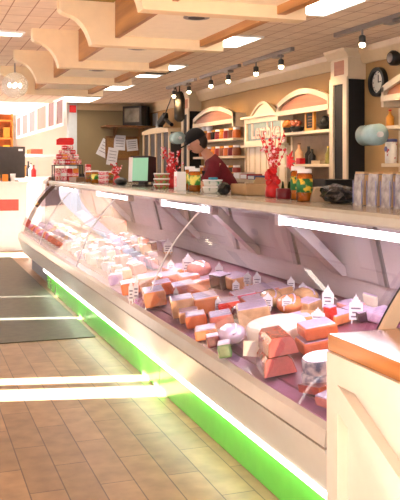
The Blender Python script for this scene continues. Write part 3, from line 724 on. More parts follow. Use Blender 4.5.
pr2['group'] = pr_['group'] = 'teal rolls'

# ------------------------------------------------------------------ far end wall
tvs = thing('wall_bracket_shelf', 'narrow brown shelf under the television on the olive wall', 'shelf', (3.42, 13.5, 2.2))
part(tvs, 'board', bb(new(), -.42, .44, -.42, 0, -.03, 0, .003), BROWN)
for x in (-.2, .25): part(tvs, 'bracket', prism(new(), [(0, -.03), (0, -.2), (-.03, -.2), (-.3, -.03)], x, x + .02, YZ), BROWN)
tv = thing('television', 'old black tube television on a shelf in the far corner', 'television', (3.47, 13.14, 2.2), math.radians(-55))
tv.scale = (.85, .85, .95)
part(tv, 'cabinet', prism(new(), [(-.24, -.02), (.24, -.02), (.24, .14), (.17, .32), (-.17, .32), (-.24, .14)], .0, .35, XY), BLACK)
part(tv, 'screen', prism(new(), [(-.19, .06), (.19, .06), (.19, .31), (-.19, .31)], -.026, -.02, XZ), SCREENOFF, label='grey screen')
cbd = thing('cork_board', 'cork notice board on the olive far wall below the television', 'notice board', (3.35, 13.5, 1.6))
part(cbd, 'cork', bb(new(), -.24, .3, -.012, 0, .05, .4), CORK)
f = new(); bb(f, -.27, .33, -.02, 0, .4, .43); bb(f, -.27, .33, -.02, 0, .02, .05); bb(f, -.27, -.24, -.02, 0, .05, .4); bb(f, .3, .33, -.02, 0, .05, .4); part(cbd, 'frame', f, BROWN)
def note(label, x, z, w, h, a, y=13.4785):
    b = new(); box(b, (0, 0, 0), (w, .003, h), 0, Matrix.Rotation(a, 4, 'Y'))
    t = solo('paper_note', label, 'paper', b, PAPER, (x, y, z), 0, 'paper notes')
    q = new(); 
    for k in range(4): box(q, Matrix.Rotation(a, 4, 'Y') @ Vector((0, -.002, h * (.3 - .18 * k))), (w * .7, .001, .008), 0, Matrix.Rotation(a, 4, 'Y'))
    part(t, 'print', q, PRINT)
note('tilted white paper sheet pinned left of the cork board', 3.07, 1.82, .2, .3, .45, 13.498)
note('white paper sheet hanging below the left corner of the cork board', 3.2, 1.68, .18, .3, .15, 13.478)
note('white paper sheet pinned top middle on the cork board', 3.33, 1.92, .2, .26, .05, 13.4785)
note('white paper sheet pinned at the right of the cork board', 3.55, 1.88, .2, .2, -.1, 13.4785)
def wnote(label, px, z, w, h, m):
    solo('wall_notice', label, 'notice', bb(new(), -.006, 0, -w / 2, w / 2, -h / 2, h / 2), m, (XW, onx(px, XW), z), 0, 'notices on the right wall')
wnote('blue-white notice high on the tan wall right of the television', 155.3, 2.29, .3, .26, SKYBLUE)
wnote('white notice low right of the television', 148, 1.98, .3, .3, PAPER)
wnote('white notice beside the green one', 152.5, 1.98, .3, .32, PAPER)
wnote('green notice on the wall beside the far doorway', 156.2, 1.96, .25, .4, mat('notice_green', (120, 170, 110), .7))
wnote('white notice under the others at left', 148.5, 1.66, .34, .24, SKYBLUE)
wnote('white notice under the others at right', 154, 1.6, .3, .4, PAPER)
hutch = thing('glass_cupboard', 'cream cupboard with dark glass doors beside the far pilaster', 'cupboard', (XW - .02, 11.25, 0))
L = 1.45
part(hutch, 'carcass', bb(new(), -.3, 0, 0, L, 0, 2.02), mat('dark_inside', (58, 48, 42), .5))
part(hutch, 'top_board', prism(new(), [(0, 2.02), (L, 2.02), (L, 2.07), (L * .75, 2.1), (L * .5, 2.11), (L * .25, 2.1), (0, 2.07)], -.34, 0, YZ), CREAMW)
for k in range(5): part(hutch, 'stile', bb(new(), -.325, -.3, k * .35, k * .35 + .05, .2, 2.02), CREAMW)
pt = thing('power_drill', 'black cordless tool lying on top of the glass cupboard', 'tool', (XW - .2, 12.0, 2.112))
part(pt, 'tool_body', box(new(), (0, .05, .13), (.09, .36, .1), .02, Matrix.Rotation(-.35, 4, 'X')), BLACK); part(pt, 'handle', box(new(), (0, .18, .05), (.07, .09, .09), .015), BLACK); part(pt, 'tool_arm', tube(new(), [(0, -.05, .15), (0, -.3, .06), (0, -.42, .03)], .03), BLACK)
cd = thing('hanging_cable', 'looped cord hanging down from the ceiling above the cupboard', 'cord', (3.3, 10.25, 0))
part(cd, 'strand', tube(new(), [(0, 0, HC), (-.05, .4, 2.16)], .008), DARKGREY); part(cd, 'strand', tube(new(), [(0, 0, HC), (.05, -.12, 2.16)], .008), DARKGREY)
b = lathe(new(), [(.03, 2.1), (.07, 2.14), (.075, 2.4), (.05, 2.48), (.03, 2.5)], 12); tube(b, [(0, 0, 2.5), (0, 0, HC)], .008)
solo('hanging_sack', 'brown cloth sack hanging from the ceiling left of the far pilaster', 'sack', b, mat('sack_brown', (44, 36, 26), .9), (3.3, onx(179.5, 3.3), 0), 0, None, True)

# menu boards over the far counter
bl = ['nearest at right', 'second from the right', 'third from the right, pinkish', 'fourth from the right', 'fifth from the right', 'farthest, at the left']
ys = [12.35, 13.2, 14.05, 15.4, 16.5, 17.6]; ye = [13.1, 13.95, 15.3, 16.4, 17.5, 18.5]
for k in range(6):
    t = thing('menu_board', 'white-framed hanging menu board, ' + bl[k] + ' of the row', 'menu board', (2.18, ys[k], 2.14), 0, 'hanging menu boards')
    L = ye[k] - ys[k]; H = .5
    f = new(); bb(f, -.02, .02, 0, L, 0, .05); bb(f, -.02, .02, 0, L, H - .05, H); bb(f, -.02, .02, 0, .07, .05, H - .05); bb(f, -.02, .02, L - .07, L, .05, H - .05)
    part(t, 'frame', f, WHITEP)
    part(t, 'panel', bb(new(), -.008, .008, .07, L - .07, .05, H - .05), [BOARDP, BOARDP, BOARDK, BOARDG, BOARDG, BOARDG][k])
    top = (HC if k < 1 else 3.6) - 2.14
    for y in (.12, L - .12): part(t, 'hanger', tube(new(), [(0, y, H), (0, y, top)], .006, 6), GREYM)
ex = solo('exit_sign', 'small red sign on the pale end of the olive wall', 'sign', bb(new(), -.05, .06, -.03, 0, 0, .12, .004), REDS, (2.50, 13.44, 2.42))

# globe pendant
gl = thing('globe_pendant', 'clear glass globe pendant light at left edge below the ceiling', 'pendant light', (.98, 8.5, HC))
part(gl, 'rod', tube(new(), [(0, 0, 0), (0, 0, -.10)], .008), GREYM)
part(gl, 'globe', ball(new(), (0, 0, -.23), (.135, .135, .135), 3), GLOBE, True)
for k in range(4):
    a = k * PI / 2; part(gl, 'bulb', ball(new(), (.055 * math.cos(a), .055 * math.sin(a), -.23), (.018, .018, .026), 2), mat('globe_bulb%d' % k, (255, 240, 214), .5, emit=9), True)

# far left: till counter, black screen, orange shelving
ct = thing('till_counter', 'white till counter with red stripe beyond the far end of the aisle', 'counter', (.9, 14.6, 0))
part(ct, 'body', bb(new(), -.6, 1.0, 0, .7, 0, 1.2, .01), WHITEP)
part(ct, 'stripe', bb(new(), -.6, .85, -.006, 0, .72, .92), mat('stripe_red', (226, 90, 80), .5), label='faded red stripe')
part(ct, 'worktop', bb(new(), -.63, 1.03, -.03, .73, 1.2, 1.24, .005), WHITEP)
ms = thing('till_monitor', 'large black screen with a white sticker on the till counter at left edge', 'monitor', (1.62, 14.75, 1.24))
part(ms, 'foot', bb(new(), -.15, .15, 0, .2, 0, .02), BLACK); part(ms, 'neck', bb(new(), -.04, .04, .08, .12, .02, .15), BLACK)
part(ms, 'casing', bb(new(), -.38, .27, .05, .11, .06, .63, .01), mat('charcoal_screen', (64, 58, 54), .5)); part(ms, 'sticker', bb(new(), .15, .23, .046, .05, .55, .59), PAPER, label='white sticker')
for k, (x, m, lb) in enumerate(((1.38, YELLOW, 'yellow packet leaning below the black till screen'), (1.52, ORANGE, 'orange packet below the black till screen'), (1.66, WHITEP, 'white cup on the till counter corner'))):
    if k < 2: solo('snack_packet', lb, 'packet', bb(new(), -.05, .05, -.03, .03, 0, .13, .01), m, (x, 14.66, 1.24))
    else: solo('paper_cup', lb, 'cup', lathe(new(), [(.035, 0), (.05, .14), (.045, .14), (.03, .01)], 16), m, (x, 14.7, 1.24), 0, None, True)
os_ = thing('orange_shelving', 'orange wooden shelving against the far bright wall at left edge', 'shelving', (1.7, 20.6, 0))
part(os_, 'back', bb(new(), -.5, .62, .28, .32, 0, 2.85), ORANGEW)
for k in range(6): part(os_, 'shelf_board', bb(new(), -.5, .62, 0, .28, .4 + k * .45, .44 + k * .45), mat('orange_board%d' % k, (226, 140, 60), .5))
for x in (-.5, .08, .6): part(os_, 'upright', bb(new(), x, x + .03, 0, .28, 0, 2.85), MATS['orange_board0'])
for k in range(5):
    for j in range(4):
        solo('shelf_parcel', 'yellow or orange parcel on the orange shelving', 'parcel', bb(new(), -.085, .085, 0, .16, 0, .26, .01), (YELLOW, ORANGE)[(k + j) % 2], (1.37 + j * .27, 20.62, .44 + k * .45), 0, 'parcels on the orange shelving')
sl = thing('scale_stand', 'pale slanted label scale on the far end of the ledge', 'scale', (2.05, 12.35, 0))
part(sl, 'pedestal', bb(new(), -.2, .2, -.18, .2, 0, 1.24, .01), WHITEP)
part(sl, 'slanted_top', prism(new(), [(-.17, 1.24), (.2, 1.24), (.2, 1.46), (.12, 1.48), (-.17, 1.28)], -.15, .22, XZ), GREYM)
pc = thing('coffee_station', 'white cabinet of bottles and cups in the bright area beyond the case', 'cabinet', (2.4, 16.2, 0))
part(pc, 'body', bb(new(), -.3, .5, 0, 3, 0, 1.3, .01), WHITEP); part(pc, 'shelf_board', bb(new(), -.3, .5, 0, 3, 1.72, 1.76), WHITEP)
for y in (0.02, 2.95): part(pc, 'upright', bb(new(), .3, .34, y, y + .03, 1.3, 1.72), WHITEP)
for k in range(7):
    bottle(['red bottle nearest on the white cabinet beyond the case', 'pale bottle second on the white cabinet', 'dark bottle third on the white cabinet', 'orange bottle fourth on the white cabinet', 'pale bottle fifth on the white cabinet', 'red bottle sixth on the white cabinet', 'dark bottle farthest on the white cabinet'][k],
           (2.25, 16.3 + k * .4, 1.3), .24 + .04 * (k % 3), .05, [RED, WHITEP, DARKGREY, ORANGE, WHITEP, DRED, BLACKP][k], grp='bottles on the white cabinet')
solo('red_crate', 'flat red crate on the shelf of the white cabinet', 'crate', bb(new(), -.12, .12, -.3, .3, 0, .1, .01), F_BRICK, (2.3, 16.5, 1.76))

# ------------------------------------------------------------------ person
struct('floor_platform', bb(new(), 2.6, 3.2, 3, 11, 0, .12), BROWN)
def skin_mesh(name, chains, m, parent, sub=2, label=None):
    me = bpy.data.meshes.new(name); vs = []; es = []; rs = []; idx = {}
    for ch in chains:
        prev = None
        for (p, r) in ch:
            key = tuple(round(c, 4) for c in p)
            if key not in idx: idx[key] = len(vs); vs.append(p); rs.append(r)
            i = idx[key]
            if prev is not None: es.append((prev, i))
            prev = i
    me.from_pydata(vs, es, [])
    o = bpy.data.objects.new(name, me); COL.objects.link(o)
    md = o.modifiers.new('s', 'SKIN'); md.use_smooth_shade = True
    lay = me.skin_vertices[0].data
    for i, r in enumerate(rs):
        lay[i].radius = r if isinstance(r, tuple) else (r, r)
    lay[0].use_root = True
    o.modifiers.new('d', 'SUBSURF').levels = sub; o.modifiers['d'].render_levels = sub
    bpy.context.view_layer.update()
    m2 = bpy.data.meshes.new_from_object(o.evaluated_get(bpy.context.evaluated_depsgraph_get()))
    m2.name = name; bpy.data.objects.remove(o); m2.materials.clear(); m2.materials.append(m)
    for p in m2.polygons: p.use_smooth = True
    o = bpy.data.objects.new(name, m2); COL.objects.link(o); o.parent = parent
    if label: o['label'] = label
    return o
# local frame: +x is where the person faces (image left); built leaning forward over the ledge
per = thing('person', 'person in a black cap and dark maroon shirt leaning forward behind the counter', 'person', (3.17, onx(233, 3.17), .10), PI - .30)
pel = (-.02, 0, .97); ch0 = (.10, 0, 1.22); ch1 = (.20, 0, 1.42); nk = (.27, 0, 1.53); hb = (.32, 0, 1.59)
def leg(s): return [(pel, .15), ((-.02, s * .10, .90), .10), ((.02, s * .11, .50), .062), ((-.02, s * .11, .09), .042), ((.10, s * .12, .035), .035)]
def arm(s): return [(ch1, .13), ((.20, s * .19, 1.40), .068), ((.33, s * .25, 1.15), .047), ((.52, s * .16, 1.06), .033), ((.57, s * .14, 1.05), .03)]
skin_mesh('body', [[(pel, .15), (ch0, .13), (ch1, .13), (nk, .055), (hb, .055)], leg(1), leg(-1), arm(1), arm(-1)], SKIN, per)
for s in (1, -1):
    base = Vector((.57, s * .14, 1.05))
    for k in range(4):
        o_ = (k - 1.5) * .02; l = (.07, .08, .078, .062)[k]
        skin_mesh('finger', [[(tuple(base + Vector((0, o_ * .8, 0))), .011), (tuple(base + Vector((.045, o_, -.004))), .0095), (tuple(base + Vector((.045 + l * .5, o_ * 1.05, -.02))), .0085), (tuple(base + Vector((.045 + l * .8, o_ * 1.05, -.05))), .0075)]], SKIN, per, 1)
    skin_mesh('thumb', [[(tuple(base), .012), (tuple(base + Vector((.03, -s * .04, -.012))), .010), (tuple(base + Vector((.06, -s * .052, -.03))), .009)]], SKIN, per, 1)
# head, tilted down
hd = bpy.data.objects.new('head_tilt', None)
Rm = Matrix.Translation((.385, 0, 1.665)) @ Matrix.Rotation(.5, 4, 'Y')
def hp(bm):
    for v in bm.verts: v.co = Rm @ v.co
    return bm
h = ball(new(), (0, 0, 0), (.098, .078, .122), 4)
for v in h.verts:
    if v.co.x > .03 and v.co.z < -.02: v.co.y *= .86
    if v.co.z < -.07: v.co.x += .012
for e in (1, -1): ball(h, (-.005, e * .078, -.005), (.022, .012, .032), 2)
ball(h, (.10, 0, -.02), (.022, .016, .028), 2)
part(per, 'head', hp(h), SKIN, True)
ey = new()
for e in (1, -1): ball(ey, (.083, e * .032, .012), (.012, .014, .009), 2)
part(per, 'eyes', hp(ey), PAPER, True)
part(per, 'mouth', hp(ball(new(), (.087, 0, -.068), (.01, .026, .007), 2)), F_PINK, True)
hr = ball(new(), (-.03, 0, -.005), (.085, .083, .10), 3); part(per, 'hair', hp(hr), HAIR, True)
cp = ball(new(), (-.008, 0, .045), (.112, .096, .105), 4)
for v in cp.verts:
    if v.co.z < .02: v.co.z = .02
prism(cp, [(.06, -.085), (.13, -.078), (.175, -.045), (.185, 0), (.175, .045), (.13, .078), (.06, .085)], .018, .032, XY)
part(per, 'cap', hp(cp), BLACKC, True, label='black baseball cap')
def leg2(s): return [(pel, .165), ((-.02, s * .10, .90), .115), ((.02, s * .11, .50), .082), ((-.02, s * .11, .10), .068)]
skin_mesh('trousers', [leg2(1), leg2(-1), [(pel, .165), ((0, 0, 1.04), .155)]], NAVY, per)
skin_mesh('shirt', [[((-.01, 0, .98), .17), (ch0, .155), ((.18, 0, 1.40), .15), ((.25, 0, 1.50), .082)], [((.18, 0, 1.40), .15), ((.19, .2, 1.40), .088), ((.30, .25, 1.2), .072)], [((.18, 0, 1.40), .15), ((.19, -.2, 1.40), .088), ((.30, -.25, 1.2), .072)]], MAROON, per, label='dark maroon shirt')
ap = new(); strip(ap, [(.0, 0), (1, 0)], 0, 1)
ap.free(); ap = new()
pts = [(.175, .80), (.19, .98), (.28, 1.20), (.335, 1.36)]
rows = [[ap.verts.new((x - abs(w) * .25, w, z)) for w in (-.14, -.07, 0, .07, .14)] for x, z in pts]
for a, b_ in zip(rows, rows[1:]):
    for k in range(4): ap.faces.new((a[k], a[k + 1], b_[k + 1], b_[k]))
r_ = bmesh.ops.solidify(ap, geom=list(ap.faces), thickness=.008)
part(per, 'apron', ap, BLACKC, label='black apron')
for s in (1, -1): part(per, 'shoe', ball(new(), (.05, s * .115, .04), (.14, .055, .05), 3, 0, 0, 0), BLACK, True)

# ------------------------------------------------------------------ FOOD IN THE CASE
def dz(p): return (p[0], p[1], deckz(p[0]) + .002)
def tilt(o): o.rotation_euler = (0, -math.atan(DKS), o.rotation_euler.z); return o
def at(px, py, lift=0.0):
    p = deck(px, py); return (p.x, p.y, p.z + .004 + lift)
def block(label, px, py, s, m, rz=0, lift=0, cat='cheese', name='cheese_block', rind=None, grp=None, bev=.012):
    if py < 342 and px < 320: s = (s[0] * 1.12, s[1] * 1.22, s[2] * 1.1)
    t = thing(name, label, cat, at(px, py, lift), rz, grp); tilt(t)
    part(t, 'block', box(new(), (0, 0, s[2] / 2), s, bev), m)
    part(t, 'film_tube_sheen', box(new(), (0, 0, s[2] - .002), (s[0] * .9, s[1] * .92, .010), .004), F_LAV, label='film top with lavender tube light painted on')  # pale cover paints the lavender tube light falling on the wrapped top
    if rind: part(t, 'rind', box(new(), (0, s[1] * .5 - .01, s[2] / 2), (s[0] * 1.015, .022, s[2] * 1.01), .004), rind)
    return t
def loaf(label, px, py, w, l, h, face, crust, rz=0, lift=0, grp=None):
    t = thing('pate_loaf', label, 'pate', at(px, py, lift), rz, grp); tilt(t)
    o = [(-w / 2, .004), (-w * .42, h * .75), (-w * .3, h), (w * .3, h), (w * .42, h * .75), (w / 2, .004)]
    part(t, 'crust', prism(new(), o, 0, l, XZ), crust, label='brown crust')
    part(t, 'cut_face', prism(new(), [(a * .96, b * .96 + .002) for a, b in o], -.006, 0, XZ), face, label='pink cut face')
    return t
def wheel(label, px, py, r, h, m, lift=0, grp=None, top=None):
    t = thing('round_cheese', label, 'cheese', at(px, py, lift), 0, grp); tilt(t)
    part(t, 'rind', lathe(new(), [(r * .93, 0), (r, h * .12), (r, h * .88), (r * .94, h)], 26), m, True)
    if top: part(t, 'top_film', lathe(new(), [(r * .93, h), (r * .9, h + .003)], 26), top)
    return t
def wedge(label, px, py, r, ang, h, m, rz=0, lift=0, rind=None, grp=None):
    t = thing('cheese_wedge', label, 'cheese', at(px, py, lift), rz, grp); tilt(t)
    o = [(0, 0)] + [(r * math.cos(a), r * math.sin(a)) for a in [(-.5 + k / 8) * ang for k in range(9)]]
    part(t, 'paste', prism(new(), o, 0, h, XY), m)
    ar = [(r * 1.0 * math.cos(a), r * math.sin(a)) for a in [(-.5 + k / 8) * ang for k in range(9)]]
    part(t, 'rind', prism(new(), ar + [(x * 1.05, y * 1.05) for x, y in reversed(ar)], 0, h, XY), rind or F_RIND)
    return t
def ham(label, px, py, s, m, seed, rz=0, name='ham_joint', cat='ham', grp=None, lift=0):
    t = thing(name, label, cat, at(px, py, lift), rz, grp); tilt(t)
    part(t, 'joint', ball(new(), (0, 0, s[2] * .8), s, 3, .05, seed, 0.0), m, True)
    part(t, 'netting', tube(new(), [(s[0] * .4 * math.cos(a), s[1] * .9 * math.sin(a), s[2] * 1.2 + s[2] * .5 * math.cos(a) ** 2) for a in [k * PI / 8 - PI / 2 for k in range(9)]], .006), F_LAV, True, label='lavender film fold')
    return t
def price_tag(label, px, py, h, w, lift=0.0, rz=None):
    h *= 1.15; w *= 1.15
    p = at(px, py, lift)
    rz = math.atan2(-p[0], p[1]) if rz is None else rz
    t = thing('price_tag', label, 'price tag', p, rz, 'price tags')
    o = [(-.5, .0), (.5, .0), (.5, .58), (.42, .66), (.34, .62), (.3, .74), (.2, .72), (.16, .84), (.08, .84), (0, 1.0), (-.08, .84), (-.16, .84), (-.2, .72), (-.3, .74), (-.34, .62), (-.42, .66), (-.5, .58)]
    part(t, 'card', prism(new(), [(a * w, .012 + b * (h - .012)) for a, b in o], -.0025, .0025, XZ), PAPER)
    q = new()
    for k, zz in enumerate((.44, .30, .16)): bb(q, -w * (.36 - .08 * (k % 2)), w * (.34 - .1 * (k == 1)), -.0032, -.0026, h * zz, h * (zz + .055))
    part(t, 'print', q, PRINT, label='grey handwritten lines')
    f = new()
    for sx in (-.3, .3): bb(f, w * sx - .003, w * sx + .003, -.003, .003, -.012, .02)
    part(t, 'prong', f, WHITEP)

# near section, right end
wheel('lower speckled white-mould cheese wheel stacked beside the foreground counter', 324, 385, .088, .058, F_BRIE, 0, 'speckled cheese wheels')
wheel('upper speckled white-mould cheese wheel of the stack beside the foreground counter', 324, 385, .088, .058, F_BRIE, .060, 'speckled cheese wheels', F_LAV)
loaf('pink pâté loaf with brown crust, lower one of the two stacked near the wheels', 281, 377, .15, .24, .085, F_PATE, F_RIND, -.25, 0, 'stacked pate loaves')
loaf('pink pâté loaf with brown crust, upper one of the two stacked near the wheels', 284, 377, .14, .23, .085, F_PATE, F_RIND, -.22, .088, 'stacked pate loaves')
wedge('thick brick-red terrine slice lying in front of the speckled wheels', 299, 393, .15, 1.1, .032, F_BRICK, -.9, 0, F_OR2)
block('small pink block at the rail below the terrine slice', 330, 405, (.09, .08, .04), F_PINK, .3)
block('orange cheese block behind the speckled wheels, upper of two', 318, 352, (.16, .17, .06), F_OR2, -.2, .076, grp='orange blocks behind the wheels')
block('orange-red cheese block behind the speckled wheels, lower of two', 318, 352, (.17, .18, .068), F_OR2, -.2, 0, grp='orange blocks behind the wheels')
wheel('large cut white cheese wheel in the middle of the near section', 279, 345, .155, .115, F_WHITE, 0, None, F_WHITE)
wedge('pale wedge leaning before the large white cheese wheel', 262, 356, .14, .9, .07, F_CREAM, -2.2, 0, F_WHITE)
block('tan smoked cheese block left of the large white wheel', 255, 325, (.16, .2, .10), F_TAN, -.35)
ham('orange-brown smoked ham behind the large white wheel', 291, 312, (.08, .14, .055), F_OR, 1, -.3)
block('small tan cheese piece right of the smoked ham', 309, 312, (.1, .1, .06), F_TAN, .3)
wedge('pale yellow wedge behind the wide price tag', 312, 322, .12, 1.1, .06, F_CREAM, -2.0, 0, F_TAN)
ham('golden bread-shaped cheese far back near the bracket', 306, 303, (.06, .1, .05), F_TAN, 3, .2, 'cheese_loaf', 'cheese')
block('orange block behind the foreground counter, far back', 338, 322, (.12, .14, .05), F_OR, .1)
block('red packet right of the wide price tag', 332, 325, (.05, .06, .1), F_RED, .2, 0, 'packet', 'meat_packet')
block('dark wrapped packet at the back near the end of the case', 360, 318, (.12, .2, .05), F_DARK, 0, 0, 'packet', 'meat_packet')
block('lavender wrapped packet at the back behind the wooden top', 385, 322, (.12, .16, .06), F_LAV, 0, 0, 'packet', 'meat_packet')
block('pink ham slab beyond the orange block at the back', 352, 312, (.1, .16, .05), F_PINK, 0, 0, 'ham', 'ham_slab')
block('grey-white tub-shaped cheese at the far back right', 378, 306, (.1, .15, .07), F_WHITE, 0)
# middle
ham('lavender film-wrapped ham beside the rail, left of the pâté loaves', 233, 342, (.075, .13, .05), F_LAV, 5, -.3)
block('green packet under the lavender-wrapped ham', 226, 357, (.07, .10, .07), F_GREEN, -.4, 0, 'packet', 'meat_packet')
block('plum salami pack left of the green packet', 214, 347, (.07, .08, .06), F_PLUM, -.3, 0, 'salami', 'salami_pack')
block('orange slab nearest the rail, left of the lavender ham', 207, 338, (.11, .13, .05), F_OR, -.35, grp='orange slabs along the rail')
block('second orange slab from the lavender ham along the rail', 197, 326, (.11, .13, .065), F_OR2, -.3, grp='orange slabs along the rail')
block('big pale orange cheese block standing at the rail', 184, 315, (.13, .16, .10), F_PEACH, -.25, rind=F_OR)
block('pale orange cheese block with tan base left of the big block', 155, 304, (.13, .22, .09), F_OR, -.2, rind=F_PEACH)
block('orange block behind the big pale orange block', 207, 311, (.14, .2, .09), F_OR, -.25, rind=F_OR2)
block('red wrapped block beside a narrow price tag', 230, 314, (.12, .15, .075), F_RED, -.3)
block('magenta wrapped pack behind the red block', 244, 303, (.13, .16, .06), F_MAG, -.2, 0, 'packet', 'meat_packet')
ham('dark plum salami log behind the red block', 240, 318, (.06, .1, .04), F_PLUM, 8, -.2, 'salami_log', 'salami')
wedge('orange cheese wedge behind the slabs', 200, 298, .17, .8, .08, F_OR, -2.0, 0, F_OR2)
block('pink cooked ham block with white film', 185, 296, (.14, .17, .08), F_PINK, -.2, 0, 'ham', 'ham_block')
ham('pink rounded ham on top of orange cheese at the back', 200, 284, (.09, .12, .06), F_PINK, 11, 0, lift=.06)
block('orange cheese slab under the rounded ham', 198, 286, (.2, .3, .06), F_OR2, 0)
block('dark grey packet right of the rounded ham', 222, 288, (.09, .13, .09), F_DARK, .2, 0, 'packet', 'meat_packet')
block('peach cheese behind the dark grey packet', 237, 288, (.12, .2, .08), F_PEACH, 0)
block('orange block left end of the front row', 131, 293, (.12, .15, .075), F_OR2, -.2, rind=F_OR)
block('peach block behind the left end of the front row', 150, 288, (.15, .2, .085), F_PEACH, -.2)
block('salmon-pink block behind the peach one', 170, 286, (.14, .18, .085), F_SALM, -.1)
block('deep orange block at the back left of the rounded ham', 178, 277, (.15, .22, .07), F_OR2, 0)
block('lavender packet by the rail left of the front row', 117, 284, (.1, .13, .07), F_LAV, -.3, 0, 'packet', 'meat_packet')
block('pale pink slab on the back shelf right of the magenta pack', 262, 298, (.14, .2, .06), F_PINK, 0, 0, 'ham', 'ham_slab')
block('peach slab at the back below the slanted steel panel', 275, 295, (.14, .2, .05), F_PEACH, 0)
block('orange-pink block filling the front row before the red wrapped block', 222, 326, (.12, .15, .065), F_SALM, -.3)
block('peach slab along the rail right of the big pale orange block', 190, 321, (.11, .13, .06), F_PEACH, -.3)
ham('tan smoked ham beyond the tan cheese block', 272, 306, (.07, .12, .055), F_TAN, 14, -.2)
block('orange block between the peach and salmon-pink blocks', 163, 294, (.12, .16, .08), F_OR2, -.2)
block('coral cheese block at the back left of the pink ham block', 190, 288, (.12, .16, .09), F_SALM, -.1)
block('pale cheese slab beside the lavender packet by the rail', 124, 279, (.12, .14, .07), F_PEACH, -.2)
block('coral slab behind the magenta pack', 256, 309, (.13, .17, .06), F_SALM, -.2)
block('orange-brown slab behind the narrow tag by the orange blocks', 300, 330, (.11, .13, .07), F_OR, -.2)
# tags
price_tag('narrow price tag standing between the pâté loaves and the orange blocks', 303, 347, .12, .038, .0)
price_tag('wide price tag leaning behind the orange blocks', 318, 331, .09, .062, .02)
price_tag('tall price tag beside the red packet', 328, 314, .125, .055, .02)
price_tag('price tag rightmost, standing above the wooden top', 356, 323, .135, .062, .0)
price_tag('price tag on the tan smoked cheese block', 268, 316, .085, .045, .04)
price_tag('price tag on top of the large white wheel', 287, 318, .07, .05, .05)
price_tag('small price tag in front of the steel panel, right of the streak', 303, 296, .075, .045, .0)
price_tag('price tag at the back right of the pink slab', 291, 294, .08, .04, .02)
price_tag('price tag in front of the pink slab at the back', 257, 293, .10, .045, .03)
price_tag('price tag left of the pink slab at the back', 248, 291, .09, .04, .03)
price_tag('price tag between dark packet and peach cheese', 219, 285, .11, .05, .04)
price_tag('tall price tag on the orange slab left of the rounded ham', 188, 279, .13, .075, .05)
price_tag('narrow price tag standing on the second orange slab', 218, 318, .09, .03, .03)
price_tag('narrow price tag between the two big pale orange blocks', 176, 305, .09, .028, .02)
price_tag('price tag on the red wrapped block', 236, 300, .07, .04, .05)
price_tag('leaning price tag at the left end of the front row', 131, 303, .15, .03, .0)
price_tag('second leaning price tag beside the left end of the front row', 136, 301, .15, .03, .0)
price_tag('price tag above the salmon-pink block', 171, 279, .09, .045, .05)
price_tag('price tag on the magenta pack', 247, 292, .07, .04, .05)
price_tag('small price tag far along above the wrapped packs', 168, 257, .12, .07, .03)
# far jumble of film-wrapped packs
kinds = [(F_LAV, 'lavender film-wrapped pack among the jumble in the middle of the case', 'lavender packs'), (F_TEAL, 'grey-teal wrapped pack among the jumble in the middle of the case', 'grey-teal packs'),
         (F_PINK, 'pink wrapped meat pack among the jumble in the middle of the case', 'pink packs'), (F_PLUM, 'plum salami pack among the jumble in the middle of the case', 'plum packs'),
         (F_PEACH, 'peach-coloured pack among the jumble in the middle of the case', 'peach packs'), (F_WHITE, 'white film-wrapped pack among the jumble in the middle of the case', 'white packs')]
rnd = random.Random(21)
yy = 6.45
while yy < 8.9:
    for j in range(5):
        X = 1.60 + j * .155 + rnd.uniform(-.02, .02)
        if j > 2 and yy < 6.9: continue
        m, lb, gp = kinds[rnd.choice([0, 0, 1, 1, 3, 3, 2, 5])] if j < 2 else kinds[rnd.choice([0, 2, 2, 4, 3, 0])]
        Y = yy + rnd.uniform(-.03, .03)
        t = thing('wrapped_pack', lb, 'packet', (X, Y, deckz(X) + .004), rnd.uniform(-.5, .5), gp); tilt(t)
        s = (rnd.uniform(.07, .12), rnd.uniform(.08, .15), rnd.uniform(.05, .11))
        b = box(new(), (0, 0, s[2] / 2), s, .018)
        for v in b.verts: v.co += Vector((rnd.uniform(-1, 1), rnd.uniform(-1, 1), rnd.uniform(-.4, .6))) * .006
        part(t, 'pack', b, m); part(t, 'pack_label', box(new(), (-.01, 0, s[2] + .003), (s[0] * .5, s[1] * .5, .004)), PAPER if m is not F_WHITE else F_LAV)
    yy += .205
rnd = random.Random(4)
yy = 9.0
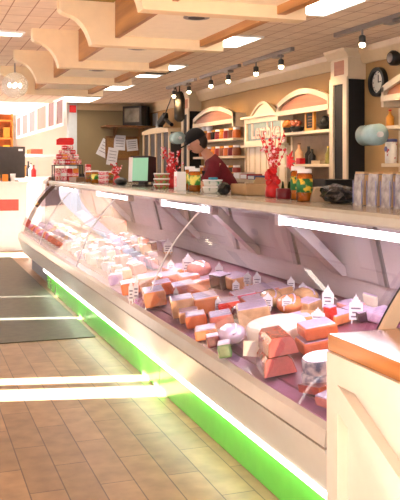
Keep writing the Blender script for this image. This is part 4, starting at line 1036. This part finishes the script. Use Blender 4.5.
while yy < 11.7:
    for j in range(3):
        X = 1.60 + j * .14
        m, nm = [(F_PEACH, 'salmon-pink'), (F_LAV, 'pink'), (F_PEACH, 'pale peach'), (F_LAV, 'lavender')][rnd.choice([0, 0, 1, 1, 2, 3])]
        t = thing('meat_mound', '%s mound of sliced meat in the far section of the case' % nm, 'meat', (X, yy, deckz(X) + .004), rnd.uniform(-.3, .3), 'far %s meat mounds' % nm); tilt(t)
        part(t, 'slices', ball(new(), (0, 0, .03), (.07, .12, .055), 2, .18, int(yy * 10) + j, 0), m)
        part(t, 'doily', lathe(new(), [(.075, 0), (.078, .003)], 16), PAPER)
    yy += .27
for k, (y0, y1, X, lb) in enumerate(((8.95, 10.2, 2.21, 'long salmon-coloured meat tray at the back of the far section'), (10.35, 11.6, 2.21, 'salmon-coloured meat tray at the farthest end of the case'))):
    t = thing('meat_tray', lb, 'tray', (X, (y0 + y1) / 2, deckz(X + .10) + .004), 0, 'salmon trays'); h = (y1 - y0) / 2
    b = new(); bb(b, -.18, .10, -h, h, 0, .01); bb(b, -.18, -.17, -h, h, 0, .04); bb(b, .09, .10, -h, h, 0, .04)
    part(t, 'tray', b, WHITEP); part(t, 'salmon', prism(new(), [(-.168, .012), (-.16, .05), (.0, .13), (.088, .17), (.088, .012)], -h + .02, h - .02, XZ), F_SALM)

# ------------------------------------------------------------------ light
w = bpy.data.worlds.new('world'); bpy.context.scene.world = w; w.use_nodes = True
bg = w.node_tree.nodes['Background']; bg.inputs[0].default_value = (.86, .93, 1.0, 1); bg.inputs[1].default_value = 2.4
sun = bpy.data.lights.new('sun', 'SUN'); sun.energy = 150; sun.angle = math.radians(.6); sun.color = (.97, .98, 1)
so = bpy.data.objects.new('sun', sun); COL.objects.link(so)
d = Vector((.97, -.23, -math.tan(math.radians(25)))); so.rotation_euler = d.to_track_quat('-Z', 'Y').to_euler()
vs = bpy.context.scene.view_settings
vs.view_transform = 'Standard'; vs.look = 'None'; vs.gamma = 1; vs.use_curve_mapping = False; vs.exposure = 0.2
bpy.context.scene.cycles.max_bounces = 8
